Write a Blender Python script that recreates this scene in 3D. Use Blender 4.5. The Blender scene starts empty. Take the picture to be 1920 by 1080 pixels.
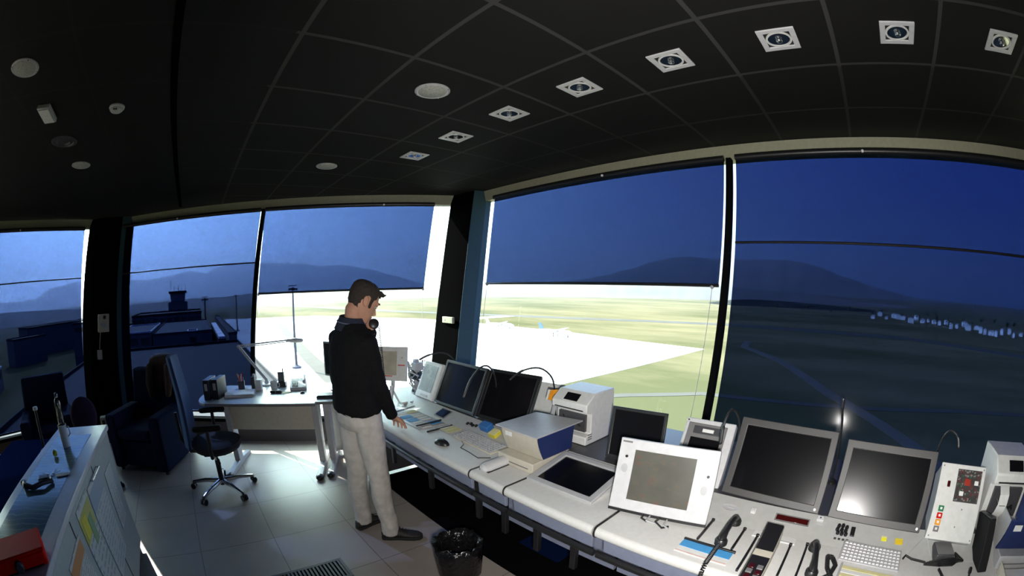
import bpy, bmesh, math, random
from math import sin, cos, pi, radians as R_
from mathutils import Vector, Matrix
random.seed(7)
C = bpy.context.scene
COL = C.collection

# ------------------------------------------------------------------ helpers
class MB:
    """collects shapes and links them as one mesh object"""
    def __init__(s, m=None):
        s.v = []; s.f = []; s.m = m or Matrix(); s.mi = []; s.k = 0
    def add(s, vs, fs):
        b = len(s.v)
        s.v += [s.m @ Vector(p) for p in vs]
        s.f += [[b + i for i in f] for f in fs]
        s.mi += [s.k] * len(fs)
        return s
    def box(s, x0, x1, y0, y1, z0, z1):
        return s.add([(x0,y0,z0),(x1,y0,z0),(x1,y1,z0),(x0,y1,z0),(x0,y0,z1),(x1,y0,z1),(x1,y1,z1),(x0,y1,z1)],
                     [(3,2,1,0),(4,5,6,7),(0,1,5,4),(1,2,6,5),(2,3,7,6),(3,0,4,7)])
    def prism(s, poly, z0, z1):
        n = len(poly)
        vs = [(p[0],p[1],z0) for p in poly] + [(p[0],p[1],z1) for p in poly]
        return s.add(vs, [list(range(n))[::-1], list(range(n,2*n))] + [(i,(i+1)%n,n+(i+1)%n,n+i) for i in range(n)])
    def extr(s, prof, y0, y1):
        """profile of (x, z) points extruded along y"""
        n = len(prof)
        vs = [(p[0],y0,p[1]) for p in prof] + [(p[0],y1,p[1]) for p in prof]
        return s.add(vs, [list(range(n)), list(range(n,2*n))[::-1]] + [(i,n+i,n+(i+1)%n,(i+1)%n) for i in range(n)])
    def loft(s, rings, cap=True, closed=True):
        n = len(rings[0]); vs = [p for r in rings for p in r]; fs = []
        for j in range(len(rings)-1):
            for i in range(n if closed else n-1):
                a = j*n+i; b = j*n+(i+1)%n
                fs.append((a,b,b+n,a+n))
        if cap and closed:
            fs.append(list(range(n))[::-1]); fs.append([(len(rings)-1)*n+i for i in range(n)])
        return s.add(vs, fs)
    def tube(s, pts, r, n=8, cap=True):
        pts = [Vector(p) for p in pts]; rs = r if isinstance(r,(list,tuple)) else [r]*len(pts)
        t = (pts[1]-pts[0]).normalized()
        u = t.orthogonal().normalized(); rings = []
        for i,p in enumerate(pts):
            if i == 0: tt = t
            elif i == len(pts)-1: tt = (pts[i]-pts[i-1]).normalized()
            else: tt = ((pts[i]-pts[i-1]).normalized()+(pts[i+1]-pts[i]).normalized()).normalized()
            u = (u - tt*u.dot(tt)).normalized(); w = tt.cross(u)
            rings.append([p + (u*cos(2*pi*k/n)+w*sin(2*pi*k/n))*rs[i] for k in range(n)])
        return s.loft(rings, cap)
    def cyl(s, p0, p1, r, r1=None, n=20):
        return s.tube([p0,p1],[r, r if r1 is None else r1], n)
    def limb(s, pts, rs, n=14):
        """tube with rounded ends"""
        pts = [Vector(p) for p in pts]; rs = list(rs)
        a = (pts[0]-pts[1]).normalized(); b = (pts[-1]-pts[-2]).normalized()
        P = [pts[0]+a*rs[0]*.95, pts[0]+a*rs[0]*.6]; Q = [rs[0]*.3, rs[0]*.8]
        P += pts; Q += rs
        P += [pts[-1]+b*rs[-1]*.6, pts[-1]+b*rs[-1]*.95]; Q += [rs[-1]*.8, rs[-1]*.3]
        return s.tube(P, Q, n)
    def sph(s, c, rx, ry=None, rz=None, nu=16, nv=10, z0=-1., z1=1.):
        ry = rx if ry is None else ry; rz = rx if rz is None else rz
        rings = []
        a0 = math.asin(z0); a1 = math.asin(z1)
        for j in range(nv+1):
            a = a0+(a1-a0)*j/nv; q = max(cos(a),.001)
            rings.append([(c[0]+rx*q*cos(2*pi*i/nu), c[1]+ry*q*sin(2*pi*i/nu), c[2]+rz*sin(a)) for i in range(nu)])
        return s.loft(rings)
    def lathe(s, prof, c=(0,0,0), n=24, cap=True):
        return s.loft([[(c[0]+r*cos(2*pi*i/n), c[1]+r*sin(2*pi*i/n), c[2]+z) for i in range(n)] for r,z in prof], cap)
    def quad(s, a, b, c, d):
        return s.add([a,b,c,d], [(0,1,2,3)])
    def frame(s, w, h, b, z0, z1, x=0, y=0):
        """rectangular ring in the xy plane, outer w*h, border b"""
        o = [(x-w/2,y),(x+w/2,y),(x+w/2,y+h),(x-w/2,y+h)]; i = [(x-w/2+b,y+b),(x+w/2-b,y+b),(x+w/2-b,y+h-b),(x-w/2+b,y+h-b)]
        vs = [(p[0],p[1],z0) for p in o]+[(p[0],p[1],z0) for p in i]+[(p[0],p[1],z1) for p in o]+[(p[0],p[1],z1) for p in i]
        fs = []
        for k in range(4):
            l = (k+1)%4
            fs += [(k,l,8+l,8+k)[::1],(4+l,4+k,12+k,12+l),(8+k,8+l,12+l,12+k),(l,k,4+k,4+l)]
        return s.add(vs, fs)
    def build(s, name, m, parent=None, bevel=0., smooth=35, seg=2):
        me = bpy.data.meshes.new(name)
        me.from_pydata([tuple(p) for p in s.v], [], s.f)
        for x in (m if isinstance(m,(list,tuple)) else [m]): me.materials.append(x)
        if any(s.mi): me.polygons.foreach_set('material_index', s.mi)
        if smooth:
            me.polygons.foreach_set('use_smooth', [True]*len(me.polygons))
            me.set_sharp_from_angle(angle=R_(smooth))
        bm = bmesh.new(); bm.from_mesh(me); bmesh.ops.recalc_face_normals(bm, faces=bm.faces); bm.to_mesh(me); bm.free()
        me.update()
        o = bpy.data.objects.new(name, me); COL.objects.link(o)
        if parent: o.parent = parent
        if bevel:
            b = o.modifiers.new('bevel','BEVEL'); b.width = bevel; b.segments = seg; b.limit_method = 'ANGLE'; b.angle_limit = R_(40)
        return o

def tag(o, label=None, cat=None, group=None, kind=None):
    if label: o['label'] = label
    if cat: o['category'] = cat
    if group: o['group'] = group
    if kind: o['kind'] = kind
    return o
def thing(name, label, cat, loc=(0,0,0), rz=0., group=None):
    o = bpy.data.objects.new(name, None); COL.objects.link(o)
    o.empty_display_size = .05
    o.location = loc; o.rotation_euler = (0,0,rz)
    return tag(o, label, cat, group)
def struct(o):
    o['kind'] = 'structure'; return o
def face(name, label, cat, loc, yaw=0., tilt=90., group=None):
    """an Empty whose x runs to the operator's right, y up the face, z out of it; tilt 0 upright, 90 lying flat; yaw 0 looks towards -x"""
    t = R_(tilt); y = R_(yaw)
    n0 = Vector((-cos(y),-sin(y),0)); r = Vector((sin(y),-cos(y),0)); u = -n0*sin(t)+Vector((0,0,cos(t))); n = r.cross(u)
    o = bpy.data.objects.new(name, None); COL.objects.link(o); o.empty_display_size = .05
    M = Matrix((r,u,n)).transposed().to_4x4(); M.translation = Vector(loc)
    o.matrix_world = M
    return tag(o, label, cat, group)
def copy_thing(root, label=None, loc=None, rz=None):
    c = root.copy(); COL.objects.link(c)
    if label: c['label'] = label
    if loc is not None: c.location = loc
    if rz is not None: c.rotation_euler = (0,0,rz)
    for ch in list(root.children):
        d = ch.copy(); COL.objects.link(d); d.parent = c
        for g in list(ch.children):
            e = g.copy(); COL.objects.link(e); e.parent = d
    return c

# ------------------------------------------------------------------ materials
def nt(name):
    m = bpy.data.materials.new(name); m.use_nodes = True
    t = m.node_tree
    return m, t, t.nodes.get('Principled BSDF'), t.nodes.get('Material Output')
def pm(name, col, rough=.5, metal=0., var=.06, scale=30., bump=0., spec=.5, coord='Object'):
    m, t, p, o = nt(name)
    p.inputs['Roughness'].default_value = rough; p.inputs['Metallic'].default_value = metal
    p.inputs['Specular IOR Level'].default_value = spec
    if spec <= .03: p.inputs['IOR'].default_value = 1.01
    tc = t.nodes.new('ShaderNodeTexCoord'); n = t.nodes.new('ShaderNodeTexNoise'); n.inputs['Scale'].default_value = scale; n.inputs['Detail'].default_value = 3
    t.links.new(tc.outputs[coord], n.inputs['Vector'])
    r = t.nodes.new('ShaderNodeValToRGB')
    r.color_ramp.elements[0].position = .3; r.color_ramp.elements[1].position = .7
    r.color_ramp.elements[0].color = [c*(1-var) for c in col]+[1]; r.color_ramp.elements[1].color = [min(1,c*(1+var)) for c in col]+[1]
    t.links.new(n.outputs['Fac'], r.inputs['Fac']); t.links.new(r.outputs['Color'], p.inputs['Base Color'])
    if bump:
        b = t.nodes.new('ShaderNodeBump'); b.inputs['Strength'].default_value = bump; b.inputs['Distance'].default_value = .01
        t.links.new(n.outputs['Fac'], b.inputs['Height']); t.links.new(b.outputs['Normal'], p.inputs['Normal'])
    return m
def math_(t, op, a, b=None):
    n = t.nodes.new('ShaderNodeMath'); n.operation = op
    for i,x in enumerate((a,b)):
        if x is None: continue
        if isinstance(x,(int,float)): n.inputs[i].default_value = x
        else: t.links.new(x, n.inputs[i])
    return n.outputs[0]
def mixc(t, fac, a, b):
    n = t.nodes.new('ShaderNodeMix'); n.data_type = 'RGBA'
    for i,x in ((0,fac),(6,a),(7,b)):
        if isinstance(x,(int,float)): n.inputs[i].default_value = x
        elif isinstance(x,(tuple,list)): n.inputs[i].default_value = tuple(x)+((1,) if len(x)==3 else ())
        else: t.links.new(x, n.inputs[i])
    return n.outputs[2]
def gridmat(name, base, line, step, off, lw, rough, rough_line=None, var=.1, coord='Object', bump=0., spec=.5, nscale=8., zones=None):
    """tiles with joint lines: procedural grid in the object's xy"""
    m, t, p, o = nt(name)
    tc = t.nodes.new('ShaderNodeTexCoord'); sx = t.nodes.new('ShaderNodeSeparateXYZ'); t.links.new(tc.outputs[coord], sx.inputs[0])
    fs = []
    for ax,of,st in ((0,off[0],step[0]),(1,off[1],step[1])):
        a = math_(t,'SUBTRACT',sx.outputs[ax],of); a = math_(t,'DIVIDE',a,st); a = math_(t,'FRACT',a)
        a = math_(t,'SUBTRACT',a,.5); a = math_(t,'ABSOLUTE',a); fs.append(math_(t,'GREATER_THAN',a,.5-lw/2/st))
    g = math_(t,'MAXIMUM',fs[0],fs[1])
    n = t.nodes.new('ShaderNodeTexNoise'); n.inputs['Scale'].default_value = nscale; n.inputs['Detail'].default_value = 4
    t.links.new(tc.outputs[coord], n.inputs['Vector'])
    c = mixc(t, n.outputs['Fac'], [x*(1-var) for x in base], [x*(1+var) for x in base])
    if zones:    # grid lines paler between two x values, fainter elsewhere
        inz = math_(t,'MULTIPLY', math_(t,'GREATER_THAN',sx.outputs[0],zones[0]), math_(t,'SUBTRACT',1.,math_(t,'MULTIPLY',math_(t,'GREATER_THAN',sx.outputs[0],zones[1]),.55)))
        line = mixc(t, inz, [x*1.5 for x in base], line)
    t.links.new(mixc(t, g, c, line), p.inputs['Base Color'])
    p.inputs['Roughness'].default_value = rough; p.inputs['Specular IOR Level'].default_value = spec
    return m
M = {}
M['ceil'] = gridmat('ceiling_tiles', (.0062,.0061,.0057), (.034,.034,.032), (.6,.6), (.332,1.088), .024, .85, spec=.2, zones=(.30,2.16))
M['floor'] = gridmat('floor_tiles', (.31,.265,.235), (.14,.12,.11), (.6,.6), (.27,.35), .006, .42, var=.16, spec=.35, nscale=3.)
M['cream'] = pm('cream_paint', (.30,.30,.21), .6)
M['black'] = pm('black_paint', (.0022,.0022,.0023), .95, spec=.0)
M['blackp'] = pm('black_plastic', (.012,.012,.013), .38)
M['mat'] = pm('black_floor_sheet', (.004,.004,.005), .97, spec=.03)
M['blackm'] = pm('black_rubber', (.010,.010,.011), .75, spec=.2)
M['mull'] = pm('dark_mullion', (.005,.0055,.006), .9, spec=.02)
M['teal'] = pm('teal_frame', (.035,.075,.095), .6, spec=.2)
M['darkwall'] = pm('dark_wall', (.02,.02,.022), .8)
M['knee'] = pm('knee_wall', (.05,.045,.05), .7)
M['wood'] = pm('brown_wood', (.10,.055,.03), .5, var=.3, scale=9)
M['white'] = pm('white_plastic', (.62,.62,.60), .42)
M['bwhite'] = pm('bright_white_plastic', (.52,.52,.53), .4)
M['desk'] = pm('white_laminate', (.33,.35,.35), .3, var=.03)
M['cons'] = pm('console_laminate', (.60,.595,.575), .42, var=.04, scale=60)
M['consg'] = pm('console_grey_panel', (.40,.40,.385), .45, var=.05)
M['fascia'] = pm('blue_grey_fascia', (.19,.21,.29), .5)
M['beige'] = pm('beige_plastic', (.50,.46,.38), .5)
M['grey'] = pm('grey_plastic', (.16,.155,.155), .42)
M['dgrey'] = pm('dark_grey_plastic', (.05,.05,.055), .42)
M['lgrey'] = pm('light_grey_plastic', (.40,.40,.41), .45)
M['navy'] = pm('navy_upholstery', (.008,.013,.034), .95, spec=.1, var=.2, scale=160, bump=.2)
M['navyp'] = pm('navy_panel', (.004,.010,.042), .9, spec=.0)
M['chairblue'] = pm('blue_chair_fabric', (.025,.06,.15), .85, var=.2, scale=200, bump=.2)
M['chairblk'] = pm('black_chair_fabric', (.012,.013,.016), .85, var=.2, scale=200, bump=.2)
M['purple'] = pm('dark_purple_fabric', (.03,.012,.035), .9, var=.2, scale=200)
M['brown'] = pm('brown_cloth', (.055,.026,.015), .9, var=.4, scale=12)
M['steel'] = pm('polished_steel', (.55,.55,.56), .22, 1.)
M['alu'] = pm('brushed_metal', (.42,.42,.42), .4, 1.)
M['screen'] = pm('dark_screen', (.006,.006,.0075), .16, var=.02, spec=.18)
M['screenm'] = pm('matte_dark_screen', (.003,.003,.004), .21, var=.02, spec=.32)
M['bezel'] = pm('grey_bezel', (.045,.043,.042), .5)
M['paper'] = pm('white_paper', (.68,.68,.66), .8)
M['bluep'] = pm('blue_paper', (.06,.30,.62), .7)
M['yellow'] = pm('yellow_paper', (.62,.52,.05), .7)
M['lyellow'] = pm('pale_yellow_paper', (.62,.58,.30), .7)
M['orange'] = pm('orange_plastic', (.75,.28,.01), .5)
M['red'] = pm('red_plastic', (.55,.008,.003), .7, spec=.05)
M['redd'] = pm('dark_red_window', (.045,.004,.004), .2)
M['green'] = pm('green_button', (.01,.16,.06), .4)
M['blueb'] = pm('blue_plastic', (.03,.14,.40), .45)
M['cardblue'] = pm('dark_blue_card', (.010,.022,.10), .55)
# ------------------------------------------------------------------ light, camera, world
H = 2.874            # ceiling height
LEAN = .268          # the glass leans out 15 degrees
WALL = {'R': (Vector((3.335,0,H)), Vector((0,1,0)), Vector((1,0,0))),
        'L': (Vector((3.335,4.38,H)), Vector((-.8985,.439,0)), Vector((.439,.8985,0))),
        'F': (Vector((-1.517,6.751,H)), Vector((-.8985,-.439,0)), Vector((-.439,.8985,0)))}
def wp(w, s, z, off=0.):
    """point of a leaning window wall: s metres along it, height z, off metres in front of the glass"""
    P,a,n = WALL[w]
    return P + a*s + n*(LEAN*(z-H)-off) + Vector((0,0,z-H))
def wbar(mb, w, s0, z0, s1, z1, hw, o0, o1):
    """bar in the plane of a window wall from (s0, z0) to (s1, z1)"""
    d = Vector((s1-s0, z1-z0)).normalized(); q = Vector((-d.y,d.x))*hw
    rings = []
    for s,z in ((s0,z0),(s1,z1)):
        rings.append([wp(w,s+q.x,z+q.y,o0),wp(w,s-q.x,z-q.y,o0),wp(w,s-q.x,z-q.y,o1),wp(w,s+q.x,z+q.y,o1)])
    return mb.loft(rings)

cd = bpy.data.cameras.new('camera'); cam = bpy.data.objects.new('camera', cd); COL.objects.link(cam); C.camera = cam
cd.type = 'PANO'; cd.panorama_type = 'FISHEYE_EQUISOLID'; cd.fisheye_lens = 15; cd.fisheye_fov = 2*pi
cd.sensor_fit = 'HORIZONTAL'; cd.sensor_width = 36; cd.sensor_height = 20.25; cd.shift_y = .06018
cd.clip_start = .02; cd.clip_end = 20000
yaw, pit, rol = R_(-43.2865), R_(-5.2226), R_(.27343)
Rm = Matrix.Rotation(yaw,3,'Z') @ Matrix.Rotation(pit,3,'X') @ Matrix.Rotation(rol,3,'Y')
MW = (Rm @ Matrix(((1,0,0),(0,0,-1),(0,1,0)))).to_4x4(); MW.translation = (0,0,1.72)
cam.matrix_world = MW

SUN = Vector((sin(R_(-17))*cos(R_(32)), cos(R_(-17))*cos(R_(32)), sin(R_(32))))
sl = bpy.data.lights.new('sun','SUN'); sl.energy = 20; sl.angle = R_(.6); sl.color = (1,.95,.86)
so = bpy.data.objects.new('sun', sl); COL.objects.link(so); so.rotation_euler = (-SUN).to_track_quat('-Z','Y').to_euler(); so.location = (-20,60,40)

W = bpy.data.worlds.new('sky'); C.world = W; W.use_nodes = True
t = W.node_tree; bg = t.nodes['Background']
tc = t.nodes.new('ShaderNodeTexCoord')
dot = t.nodes.new('ShaderNodeVectorMath'); dot.operation = 'DOT_PRODUCT'; t.links.new(tc.outputs['Generated'], dot.inputs[0]); dot.inputs[1].default_value = SUN
ang = math_(t,'ARCCOSINE', math_(t,'MINIMUM',dot.outputs['Value'],.99999))
glow0 = math_(t,'MULTIPLY', math_(t,'EXPONENT', math_(t,'DIVIDE',ang,-R_(22.5))), 66.)
sep = t.nodes.new('ShaderNodeSeparateXYZ'); t.links.new(tc.outputs['Generated'], sep.inputs[0])
el = math_(t,'MAXIMUM',sep.outputs[2],0.)
hz = math_(t,'EXPONENT', math_(t,'MULTIPLY',el,-7.))
glow = math_(t,'MULTIPLY', glow0, math_(t,'ADD', math_(t,'MULTIPLY',hz,.75), .72))
base = mixc(t, hz, (.13,.36,2.5), (.62,1.45,3.5))
gl = t.nodes.new('ShaderNodeMix'); gl.data_type='RGBA'; gl.blend_type='ADD'; gl.inputs[0].default_value=1
gc = t.nodes.new('ShaderNodeVectorMath'); gc.operation='SCALE'; gc.inputs[0].default_value=(.90,1.2,1.04); t.links.new(glow, gc.inputs['Scale'])
t.links.new(base, gl.inputs[6]); t.links.new(gc.outputs[0], gl.inputs[7])
t.links.new(gl.outputs[2], bg.inputs['Color']); bg.inputs['Strength'].default_value = .8

# the photographer's flash, just above the lens
fl = bpy.data.lights.new('camera_flash','SPOT'); fl.energy = 240; fl.spot_size = R_(160); fl.spot_blend = 1.; fl.shadow_soft_size = .05; fl.color = (1,.97,.93)
fo = bpy.data.objects.new('camera_flash', fl); COL.objects.link(fo); fo.location = (.0,-.05,1.63)
fo.rotation_euler = Vector((sin(R_(70)),cos(R_(70)),.03)).to_track_quat('-Z','Y').to_euler()

C.view_settings.view_transform = 'Standard'; C.view_settings.look = 'None'; C.view_settings.gamma = 1; C.view_settings.exposure = 0
C.view_settings.use_curve_mapping = False
cy = C.cycles
cy.use_denoising = True; cy.max_bounces = 7; cy.diffuse_bounces = 3; cy.glossy_bounces = 3; cy.transmission_bounces = 4; cy.transparent_max_bounces = 16
cy.caustics_reflective = False; cy.caustics_refractive = False; cy.sample_clamp_indirect = 6.

# ------------------------------------------------------------------ see-through materials
def seethru(name, tint, gloss, rough):
    m, t, p, o = nt(name); t.nodes.remove(p)
    tr = t.nodes.new('ShaderNodeBsdfTransparent'); tr.inputs[0].default_value = tuple(tint)+(1,)
    g = t.nodes.new('ShaderNodeBsdfGlossy'); g.inputs['Roughness'].default_value = rough
    tc = t.nodes.new('ShaderNodeTexCoord'); n = t.nodes.new('ShaderNodeTexNoise'); n.inputs['Scale'].default_value = .8
    t.links.new(tc.outputs['Object'], n.inputs['Vector'])
    mx = t.nodes.new('ShaderNodeMixShader')
    t.links.new(math_(t,'MULTIPLY_ADD' if False else 'MULTIPLY', n.outputs['Fac'], gloss*2), mx.inputs[0])
    t.links.new(tr.outputs[0], mx.inputs[1]); t.links.new(g.outputs[0], mx.inputs[2]); t.links.new(mx.outputs[0], o.inputs[0])
    return m
M['glass'] = seethru('window_glass', (.95,.98,.97), .006, .02)
M['film'] = seethru('blue_film', (.0148,.0235,.060), .0016, .11)

# ------------------------------------------------------------------ the room
FOOT = [(3.335,-5.0),(3.335,4.38),(-1.517,6.751),(-6.37,4.38),(-6.37,-5.0)]
struct(MB().prism(FOOT, H, H+.12).build('ceiling', M['ceil'], smooth=0))
INN = [(2.585,-5.0),(2.585,3.91),(-1.517,5.915),(-5.62,3.91),(-5.62,-5.0)]
struct(MB().prism(INN, -.1, 0).build('floor', M['floor'], smooth=0))
struct(MB().box(-.31,-.265,-4.9,5.95,H-.006,H+.001).build('trim_8', M['black'], smooth=0))
sillz = .24
def knee(w, s0, s1, name):
    b = MB(); q = LEAN*(sillz-H)
    P,a,n = WALL[w]
    pts = []
    def pt(s, off, z): v = P+a*s+n*(q-off); return (v.x,v.y,z)
    b.loft([[pt(s0,.05,0),pt(s0,-.12,0),pt(s0,-.12,sillz),pt(s0,.05,sillz)],[pt(s1,.05,0),pt(s1,-.12,0),pt(s1,-.12,sillz),pt(s1,.05,sillz)]])
    return struct(b.build(name, M['knee'], smooth=0))
knee('R',-5,3.96,'wall_right'); knee('L',.42,4.94,'wall_front'); knee('F',.44,5,'wall_far_left')
struct(MB().box(-6.5,-6.37,-5,4.38,0,H).build('wall_left', M['darkwall'], smooth=0))
struct(MB().box(-6.37,3.4,-5.12,-5,0,H).build('wall_back', M['darkwall'], smooth=0))
# cream bands between ceiling and blinds
for k,(w,s0,s1) in enumerate((('R',-5,4.02),('L',.17,5.12),('F',.28,5.0))):
    b = MB(); P,a,n = WALL[w]
    def pt(s,off,z): v = P+a*s-n*off; return (v.x,v.y,z)
    z0,z1 = 2.745,H-.002
    b.loft([[pt(s0,.03,z0),pt(s0,-.1,z0),pt(s0,-.1,z1),pt(s0,.03,z1)],[pt(s1,.03,z0),pt(s1,-.1,z0),pt(s1,-.1,z1),pt(s1,.03,z1)]])
    struct(b.build('trim_%d'%(k+1), M['cream'], smooth=0))
# windows: glass pane, frame, sill
def window(n, w, s0, s1, zb=sillz):
    root = thing('window_%d'%n, None, None, wp(w,(s0+s1)/2,zb)); struct(root)
    root.rotation_euler = (0,0,0); inv = Matrix.Translation(-root.location)
    MB(inv).quad(wp(w,s0,zb),wp(w,s1,zb),wp(w,s1,2.75),wp(w,s0,2.75)).build('pane', M['glass'], root, smooth=0)
    f = MB(inv)
    wbar(f,w,s0,zb+.01,s1,zb+.01,.018,.05,-.05)
    f.build('frame', M['mull'], root, smooth=0)
    return root
window(1,'R',.965,3.93); window(2,'R',-1.97,.965); window(3,'L',.3,2.69); window(4,'L',2.69,5.02); window(5,'F',.5,2.9); window(6,'F',2.9,5); window(7,'R',-5,-1.97)
for k,(w,s,sb) in enumerate((('R',.965,.975),('R',-1.97,-1.97),('L',2.685,2.72),('F',2.9,2.95))):
    b = MB(); wbar(b,w,sb,sillz,s,2.75,.021,.045,-.03); struct(b.build('trim_%d'%(k+4), M['mull'], smooth=0))
# corner columns follow the lean
def column(name, plan, shift, m):
    rings = []
    for z in (-.0,H):
        d = LEAN*(H-z); rings.append([(x+shift[0]*d,y+shift[1]*d,z) for x,y in plan])
    return struct(MB().loft(rings).build(name, m, smooth=0))
column('column', [(3.19,4.055),(3.155,4.468),(3.30,4.62),(3.50,4.45),(3.42,4.06),(3.335,4.06)], (-1,-.624), M['black'])
column('column_frame', [(3.345,3.985),(3.192,4.045),(3.196,4.055),(3.42,4.056),(3.43,3.99)], (-1,-.624), M['teal'])
column('column.001', [(-1.29,6.50),(-1.74,6.50),(-1.90,6.565),(-1.95,6.72),(-1.55,6.95),(-1.12,6.75),(-1.135,6.565)], (0,-1.113), M['black'])
column('column_frame.001', [(-1.12,6.545),(-1.288,6.497),(-1.285,6.52),(-1.13,6.58)], (0,-1.113), M['teal'])

# ------------------------------------------------------------------ roller blinds of dark blue film
M['bracket'] = pm('bracket_glint_white', (.85,.85,.85), .25)
def blind(label, w, top, bot, zb, cords=None, bar=None, ztop=2.735, glint=0.):
    """top, bot: (s of one edge, s of the other); film from ztop down to zb"""
    root = thing('roller_blind', label, 'blind', wp(w,(top[0]+top[1])/2,ztop,.09), 0, 'solar film roller blinds')
    inv = Matrix.Translation(-root.location); o = .075
    MB(inv).quad(wp(w,bot[0],zb,o),wp(w,bot[1],zb,o),wp(w,top[1],ztop,o),wp(w,top[0],ztop,o)).build('film', M['film'], root, smooth=0)
    r = MB(inv); r.tube([wp(w,top[0],ztop-.005,.085),wp(w,top[1],ztop-.005,.085)],.026,12); r.build('roller', M['blackp'], root)
    b = MB(inv); b.tube([wp(w,bot[0],zb,o),wp(w,bot[1],zb,o)],.013,8)
    bb = b.build('bottom_bar', M['blackp'], root)
    if bar:
        f = (ztop-bar)/(ztop-zb); e = [top[k]+(bot[k]-top[k])*f for k in (0,1)]
        b = MB(inv); b.tube([wp(w,e[0],bar,o),wp(w,e[1],bar,o)],.009,8); b.build('seam_bar', M['blackp'], root)
    if cords:
        for e,f in cords:
            b = MB(inv); b.tube([wp(w,e,zb,o),wp(w,f,.45,o)],.0022,5); b.sph(wp(w,e,zb-.01,o),.016,nu=8,nv=6)
            b.build('guide_cord', M['lgrey'], root)
    k = MB(inv); c = wp(w,glint,ztop-.012,.112); k.sph(c,.013,nu=10,nv=8); k.build('bracket', M['bracket'], root)  # small white ball painting the glint of a blind bracket
    return root
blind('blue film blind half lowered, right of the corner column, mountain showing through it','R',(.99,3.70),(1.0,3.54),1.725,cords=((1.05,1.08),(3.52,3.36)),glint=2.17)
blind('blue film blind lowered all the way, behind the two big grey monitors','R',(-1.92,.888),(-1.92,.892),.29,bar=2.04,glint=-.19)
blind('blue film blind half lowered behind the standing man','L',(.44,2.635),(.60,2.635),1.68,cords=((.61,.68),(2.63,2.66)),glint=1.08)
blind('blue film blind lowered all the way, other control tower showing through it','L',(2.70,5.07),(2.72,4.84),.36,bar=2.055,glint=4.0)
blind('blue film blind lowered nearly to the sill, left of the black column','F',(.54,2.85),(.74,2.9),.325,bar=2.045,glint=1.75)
# ------------------------------------------------------------------ outside, far below the tower cab
ZG = -20.
def ground_mat():
    m, t, p, o = nt('dry_grass'); tc = t.nodes.new('ShaderNodeTexCoord')
    n = t.nodes.new('ShaderNodeTexNoise'); n.inputs['Scale'].default_value = .02; n.inputs['Detail'].default_value = 8; n.inputs['Roughness'].default_value = .65
    mp = t.nodes.new('ShaderNodeMapping'); mp.inputs['Scale'].default_value = (1,.35,1); mp.inputs['Rotation'].default_value = (0,0,.5)
    t.links.new(tc.outputs['Object'], mp.inputs[0]); t.links.new(mp.outputs[0], n.inputs['Vector'])
    r = t.nodes.new('ShaderNodeValToRGB'); e = r.color_ramp.elements
    e[0].position=.40; e[0].color=(.072,.070,.036,1); e[1].position=.62; e[1].color=(.142,.120,.070,1)
    t.links.new(n.outputs['Fac'], r.inputs[0]); t.links.new(r.outputs[0], p.inputs['Base Color']); p.inputs['Roughness'].default_value=1; p.inputs['Specular IOR Level'].default_value=0
    return m
M['grass'] = ground_mat()
M['apron'] = pm('apron_concrete', (.52,.52,.49), .9, var=.08, scale=.05, spec=.1)
M['asphalt'] = pm('taxiway_asphalt', (.078,.072,.062), .9, var=.1, scale=.1, spec=.1)
M['dirt'] = pm('dirt_track', (.125,.112,.09), .95, var=.15, scale=.2, spec=.1)
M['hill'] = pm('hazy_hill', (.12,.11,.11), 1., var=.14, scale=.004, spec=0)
M['farhill'] = pm('haze_painted_hill', (.30,.36,.42), 1., var=.05, scale=.002, spec=0)  # pale blue of distant haze is put into the base colour
M['bwall'] = pm('pale_building_wall', (.13,.13,.14), .8, spec=.05, scale=.5)
M['broof'] = pm('dark_flat_roof', (.030,.030,.036), .8, spec=.05, scale=.5)
M['broof2'] = pm('grey_flat_roof', (.05,.05,.062), .8, spec=.05, scale=.5)
M['bwin'] = pm('dark_window_glass', (.03,.035,.04), .1, scale=.5)
M['twhite'] = pm('white_shed_cladding', (.72,.72,.72), .7, scale=.1)
M['tree'] = pm('dark_tree_leaves', (.035,.05,.03), .95, var=.5, scale=.8, spec=.1)
def flat(name, pts, z, m):
    return struct(MB().prism([(x,y) for x,y in pts], z-.3, z).build(name, m, smooth=0))
g = MB(); g.prism([(4200*cos(2*pi*i/48),4200*sin(2*pi*i/48)) for i in range(48)], ZG-2, ZG); struct(g.build('ground', M['grass'], smooth=0))
flat('apron_ground', [(14,30),(30,60),(69,58),(140,52),(143,85),(149,123),(147,200),(142,235),(97,328),(50,345),(18,362),(18,100)], ZG+.05, M['apron'])
def ribbon(name, pts, w, z, m):
    pts = [Vector((x,y,0)) for x,y in pts]; L = []; R = []
    for i,p in enumerate(pts):
        d = (pts[min(i+1,len(pts)-1)]-pts[max(i-1,0)]).normalized(); q = Vector((-d.y,d.x,0))*w/2
        L.append(p+q); R.append(p-q)
    b = MB()
    b.loft([[ (l.x,l.y,z),(r.x,r.y,z),(r.x,r.y,z-.3),(l.x,l.y,z-.3)] for l,r in zip(L,R)])
    return struct(b.build(name, m, smooth=0))
flat('forecourt_ground', [(-75,5),(-10,5),(-10,29),(-26,29),(-26,80),(-75,80)], ZG+.04, M['asphalt'])
for k in range(5): ribbon('parking_line_path',[(-55+5*k,40),(-47+5*k,58)],.35,ZG+.07,M['twhite'])
ribbon('runway_path', [(120,620),(165,330),(190,240),(213,160),(240,75),(240,-37),(203,-106),(150,-200)], 14, ZG+.06, M['asphalt'])
ribbon('taxiway_path', [(162,211),(195,211)], 12, ZG+.09, M['apron'])
ribbon('service_road', [(35,75),(50,62),(62,50),(71,42),(81,30),(84,9),(87,-8),(92,-30),(93,-52),(98,-90)], 2.6, ZG+.07, M['asphalt'])
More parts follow.
